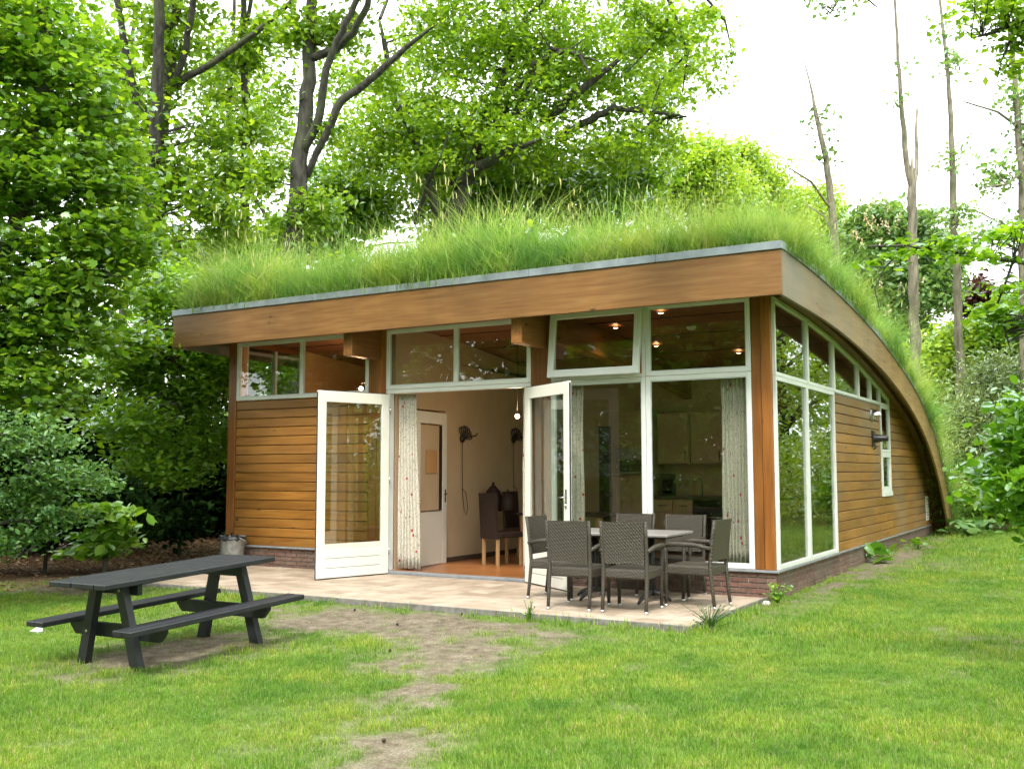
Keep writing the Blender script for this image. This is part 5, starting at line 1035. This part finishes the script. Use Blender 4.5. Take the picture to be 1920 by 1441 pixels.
def grassmat(name, c0, c1, c2, dry, base, trans=.4, patch=None):
    m = bpy.data.materials.new(name); m.use_nodes = True; n, l = m.node_tree.nodes, m.node_tree.links; n.clear(); o = n.new('ShaderNodeOutputMaterial')
    a = n.new('ShaderNodeAttribute'); a.attribute_name = 'crn'; r = ramp(n, [(0, c0), (.45, c1), (.82, c2), (.9, dry), (1, dry)]); l.new(a.outputs['Fac'], r.inputs[0]); c = r.outputs[0]
    g = n.new('ShaderNodeNewGeometry'); t = n.new('ShaderNodeTexNoise'); t.inputs['Scale'].default_value = 1.3; t.inputs['Detail'].default_value = 4; l.new(g.outputs['Position'], t.inputs['Vector'])
    rr = ramp(n, [(.33, (.60, .78, .8)), (.5, (1, 1, 1)), (.66, (1.42, 1.16, 1.15))]); l.new(t.outputs['Fac'], rr.inputs[0]); c = mix(n, l, 'MULTIPLY', 1, c, rr.outputs[0])
    h = n.new('ShaderNodeAttribute'); h.attribute_name = 'hgt'; t5 = n.new('ShaderNodeTexNoise'); t5.inputs['Scale'].default_value = 6.5; t5.inputs['Detail'].default_value = 3; l.new(g.outputs['Position'], t5.inputs['Vector']); r5 = ramp(n, [(.32, (.78, .86, .9)), (.68, (1.25, 1.13, 1.2))]); l.new(t5.outputs['Fac'], r5.inputs[0]); c = mix(n, l, 'MULTIPLY', 1, c, r5.outputs[0]); rh = ramp(n, [(0, (1, 1, 1)), (.35, (0, 0, 0))]); l.new(h.outputs['Fac'], rh.inputs[0]); c = mix(n, l, 'MIX', rh.outputs[0], c, base)
    d = n.new('ShaderNodeBsdfDiffuse'); tr = n.new('ShaderNodeBsdfTranslucent'); l.new(c, d.inputs[0]); l.new(c, tr.inputs[0]); m1 = n.new('ShaderNodeMixShader'); m1.inputs[0].default_value = trans; l.new(d.outputs[0], m1.inputs[1]); l.new(tr.outputs[0], m1.inputs[2])
    gl = n.new('ShaderNodeBsdfGlossy'); gl.inputs['Roughness'].default_value = .4; m2 = n.new('ShaderNodeMixShader'); m2.inputs[0].default_value = .012; l.new(m1.outputs[0], m2.inputs[1]); l.new(gl.outputs[0], m2.inputs[2]); l.new(m2.outputs[0], o.inputs[0]); return m
GL = grassmat('lawn blades', (.105, .225, .016), (.175, .32, .028), (.26, .40, .055), (.42, .39, .18), (.17, .25, .05))
GR = grassmat('roof grass blades', (.18, .34, .035), (.28, .46, .065), (.39, .56, .13), (.42, .47, .19), (.21, .35, .06), .5)
# lawn
def lawn_points():
    out = []
    for (n, r0, r1, s) in ((46000, 2.6, 9.0, 1.0), (40000, 9.0, 16.0, 1.25), (26000, 16, 32, 1.8)):
        a = rng.uniform(-1.25, .42, n) if r0 < 5 else np.where(rng.random(n) < .82, rng.uniform(-1.2, .12, n), rng.uniform(.12, 1.0, n)); r = np.sqrt(r0**2+(r1**2-r0**2)*rng.random(n)); x = CAM[0]+r*np.sin(a); y = CAM[1]+r*np.cos(a); out.append(np.c_[x, y, np.full(n, s)])
    Q = np.vstack(out); x, y = Q[:, 0], Q[:, 1]
    ok = ~((x > WX-.36) & (x < -.09) & (y > -2.59) & (y < 12)) & ~((x > -.12) & (x < .03) & (y > -.05) & (y < 12)) & (y < 24)
    b_ = bare(x, y); lit = ell(x, y, -12.5, 1.0, 3.4, 5.0, .2)*2
    ok &= (rng.random(len(x)) > np.clip(b_*1.12, 0, .985)) & (rng.random(len(x)) > lit)
    Q = Q[ok]; b_ = b_[ok]; x, y = Q[:, 0], Q[:, 1]; pt_ = fbm(x*.55+9, y*.55+2, 3); s = Q[:, 2]*(.55+.9*pt_)*(1-.35*b_)*rng.uniform(.75, 1.3, len(x))
    edge = ((y > -2.75) & (y < -2.5) & (x < .1) & (x > -7)) | ((x > -.1) & (x < .12) & (y > -2.6)); s = s*np.where(edge & (rng.random(len(x)) < .25), 1.9, 1)
    return np.c_[x, y, gz(x, y)-.004], s
P, s = lawn_points(); N = len(P)
tl = [blades(16, .055, .050, .0042, .6) for _ in range(6)]
lawn = scatter('lawn_grass', tl, P, np.c_[rng.normal(0, .06, N), rng.normal(0, .06, N), rng.uniform(0, 2*PI, N)], s, GL, np.zeros(N)); tag(lawn, 'short green lawn grass around the terrace and house', 'grass', kind='stuff')
# roof grass: everywhere on the curved roof, longest along the front
nr = 14500; u = rng.random(nr); sarc = np.r_[0, np.cumsum(np.linalg.norm(np.diff(TOP, axis=0), axis=1))]; ss = (u**1.25)*sarc[-1]*.985
y = np.interp(ss, sarc, TOP[:, 0]); z = np.interp(ss, sarc, TOP[:, 1]); x = rng.uniform(LX+.06, EX-.06, nr); y = np.maximum(y, FY+.10)
sd_ = rng.random(nr) < .17; x = np.where(sd_, EX-.06-.5*rng.random(nr)**1.3, x); fr = (rng.random(nr) < .22) & ~sd_; y = np.where(fr, FY+.14+rng.random(nr)*.9, y); z = np.where(fr, np.interp(y, TOP[:, 0], TOP[:, 1]), z)
front = np.clip((y-FY)/.5, 0, 1); steep = np.clip((y-5)/5, 0, 1); edge = np.clip(np.minimum(EX-x, x-LX)/.5, 0, 1); pt_ = fbm(x*.7+4, y*.7+8, 3)
s = np.where(x < -3, 1.22, 1.0)*(.6+.4*front)*(.75+.25*edge)*(1-.1*steep)*(.45+1.1*pt_)*rng.uniform(.7, 1.35, nr)
P = np.c_[x, y, z-.07]; rx = -.75*steep
tl = [blades(17, .17, .68, .008, 0.9, 4, .02) for _ in range(5)]+[blades(22, .2, .44, .012, 1.3, 3, .0) for _ in range(4)]+[blades(7, .2, .76, .0050, 1.15, 4, .12) for _ in range(2)]
rg = scatter('roof_grass', tl, P, np.c_[rx+rng.normal(0, .09, nr), rng.normal(0, .09, nr), rng.uniform(0, 2*PI, nr)], s, GR, np.zeros(nr)); tag(rg, 'long wild grass growing all over the curved roof', 'grass', kind='stuff')
# a few broad-leaved weeds in the roof grass
def weed(name, label, x, y, z, n, h, ls, lm, tpl='oval', spread=.2, cat='plant', group=None):
    t = empty(name, (x, y, z), label=label, cat=cat, group=group); pos = []; mb = MB()
    for k in range(n):
        a = random.uniform(0, 2*PI); r = spread*random.random(); hh = h*random.uniform(.3, 1); e = np.array([r*math.cos(a), r*math.sin(a), hh]); pos.append(e); mb.tube([(0, 0, 0), tuple(e*np.array([.4, .4, .6])), tuple(e)], [.004, .003, .002], 4, False)
    pos = np.array(pos); link(bpy.data.objects.new('leaves', leaf_mesh('leaves', pos, ls*(.6+.8*rng.random(n)), L[lm], tpl, 1.0, .2, pos*2))).parent = t; mb.build('stems', L[lm], t); return t
for k, (px, py) in enumerate(((400, 520), (470, 480), (520, 450), (640, 470), (860, 440), (980, 430))):
    P_ = back(px, 560-(px-330)*.105, 1, FY+.5); weed('thistle', ('tall broad-leaved weed in the roof grass above the left end of the fascia', 'broad-leaved weed in the roof grass, second from the left', 'broad-leaved weed in the roof grass left of the second oak trunk', 'broad-leaved weed in the roof grass above the french doors', 'broad-leaved weed in the roof grass above the second beam end', 'broad-leaved weed in the roof grass above the tilted sash')[k], P_[0], FY+.5, 3.9, 34, .85, .12, 'lime', 'oval', .22, 'weed', 'weeds on the roof')
# plants at the foot of the side wall
P_ = back(1640, 1060, 2, -.0); weed('dock_plant', 'broad dock leaves against the brick plinth halfway along the side', P_[0]+.15, P_[1], 0, 12, .30, .26, 'shrub', 'oval', .28)
P_ = back(1712, 1040, 2, .05); weed('dock_plant', 'small weeds at the plinth before the arch foot', .35, 7.8, .06, 16, .22, .14, 'hazel', 'oval', .3)
weed('hydrangea_bush', 'leafy clump round the foot of the arched fascia', .75, 11.6, .08, 90, .38, .20, 'elder', 'oval', .62, 'bush'); weed('nettle_patch', 'small ragged weeds at the terrace corner by the brick', .10, -.35, 0, 46, .22, .055, 'hazel', 'oval', .2)
weed('nettle_patch', 'weeds growing up at the front right corner of the terrace', .02, -2.35, -.04, 50, .24, .05, 'elder', 'slim', .26); weed('nettle_patch', 'wisp of weed at the terrace front edge below the left chair', -1.75, -2.72, -.04, 22, .22, .05, 'hazel', 'slim', .08)
# litter, cones, stone, paper
n = 9000; x = rng.normal(-12.2, 2.6, n); y = rng.normal(.6, 3.0, n); ok = ~((x > WX-.4) & (y > -2.7)) & (y < 9); P = np.c_[x, y, gz(x, y)+.012][ok]
n2 = 420; x2 = rng.uniform(-8.5, -.2, n2); y2 = rng.uniform(-2.5, -.1, n2); keep = rng.random(n2) < .22; P2 = np.c_[x2, y2, np.full(n2, .0245)][keep]
n3 = 7000; x3 = rng.uniform(-6, 3, n3); y3 = rng.uniform(-9, 8, n3); kp = rng.random(n3) < .12+.6*bare(x3, y3); x3 = x3[kp]; y3 = y3[kp]; n3 = len(x3); ok3 = ~((x3 > WX-.4) & (x3 < .05) & (y3 > -2.6)); P3 = np.c_[x3, y3, gz(x3, y3)+.012][ok3]
tag(link(bpy.data.objects.new('leaf_litter', leaf_mesh('leaf_litter', P, .065*(.5+rng.random(len(P))), L['litter'], 'kite', 3.0))), 'brown leaf litter under the trees at the left', 'leaf litter', kind='stuff')
tag(link(bpy.data.objects.new('fallen_bits', leaf_mesh('fallen_bits', np.vstack([P2, P3]), np.r_[np.full(len(P2), .022), .022*(.5+rng.random(len(P3)))], L['litter'], 'kite', 4.0))), 'small dry leaf scraps on the terrace and lawn', 'leaf scraps', kind='stuff')
cm = MB().lathe([(0, -.018), (.012, -.016), (.018, -.004), (.016, .008), (.009, .018), (0, .022)], n=8).mesh('pine_cone', plain('pine cone', (.05, .03, .02), .9))
for (px, py, lb) in ((665, 1151, 'pine cone on the bare earth nearest the picnic table'), (745, 1176, 'pine cone in the middle of the bare earth'), (866, 1161, 'pine cone on the bare earth towards the wicker chairs'), (731, 1219, 'pine cone at the start of the worn path'), (720, 1367, 'pine cone on the worn path near the bottom')):
    P_ = back(px, py, 2, -.08); inst('pine_cone', cm, None, (P_[0], P_[1], float(gz(P_[0], P_[1]))+.018), (random.random(), random.random(), random.random()*6), (.75, .75, .75), label=lb, cat='pine cone', group='pine cones on the lawn')
P_ = back(68, 1184, 2, -.12); t = MB(); t.add([(-.07, -.03, .01), (.05, -.05, .02), (.08, .02, .015), (.01, .06, .045), (-.08, .03, .02), (0, 0, .05), (-.06, -.02, .0), (.05, -.04, .0), (.07, .02, .0), (.01, .05, .0), (-.07, .03, .0)], [(0, 1, 5), (1, 2, 5), (2, 3, 5), (3, 4, 5), (4, 0, 5), (0, 6, 7, 1), (1, 7, 8, 2), (2, 8, 9, 3), (3, 9, 10, 4), (4, 10, 6, 0)]); t.build('paper_scrap', M['white'], None, (P_[0], P_[1], float(gz(P_[0], P_[1]))), None, label='crumpled white paper in the grass left of the picnic table', cat='paper')
t = MB(); t.lathe([(0, 0), (.05, 0), (.055, .02), (.03, .05), (0, .055)], n=7); t.build('stone', plain('pale stone', (.45, .43, .40), .9, noise=.2), None, (.0, -.42, -.02), None, label='pale stone lying at the terrace corner by the brick plinth', cat='stone')
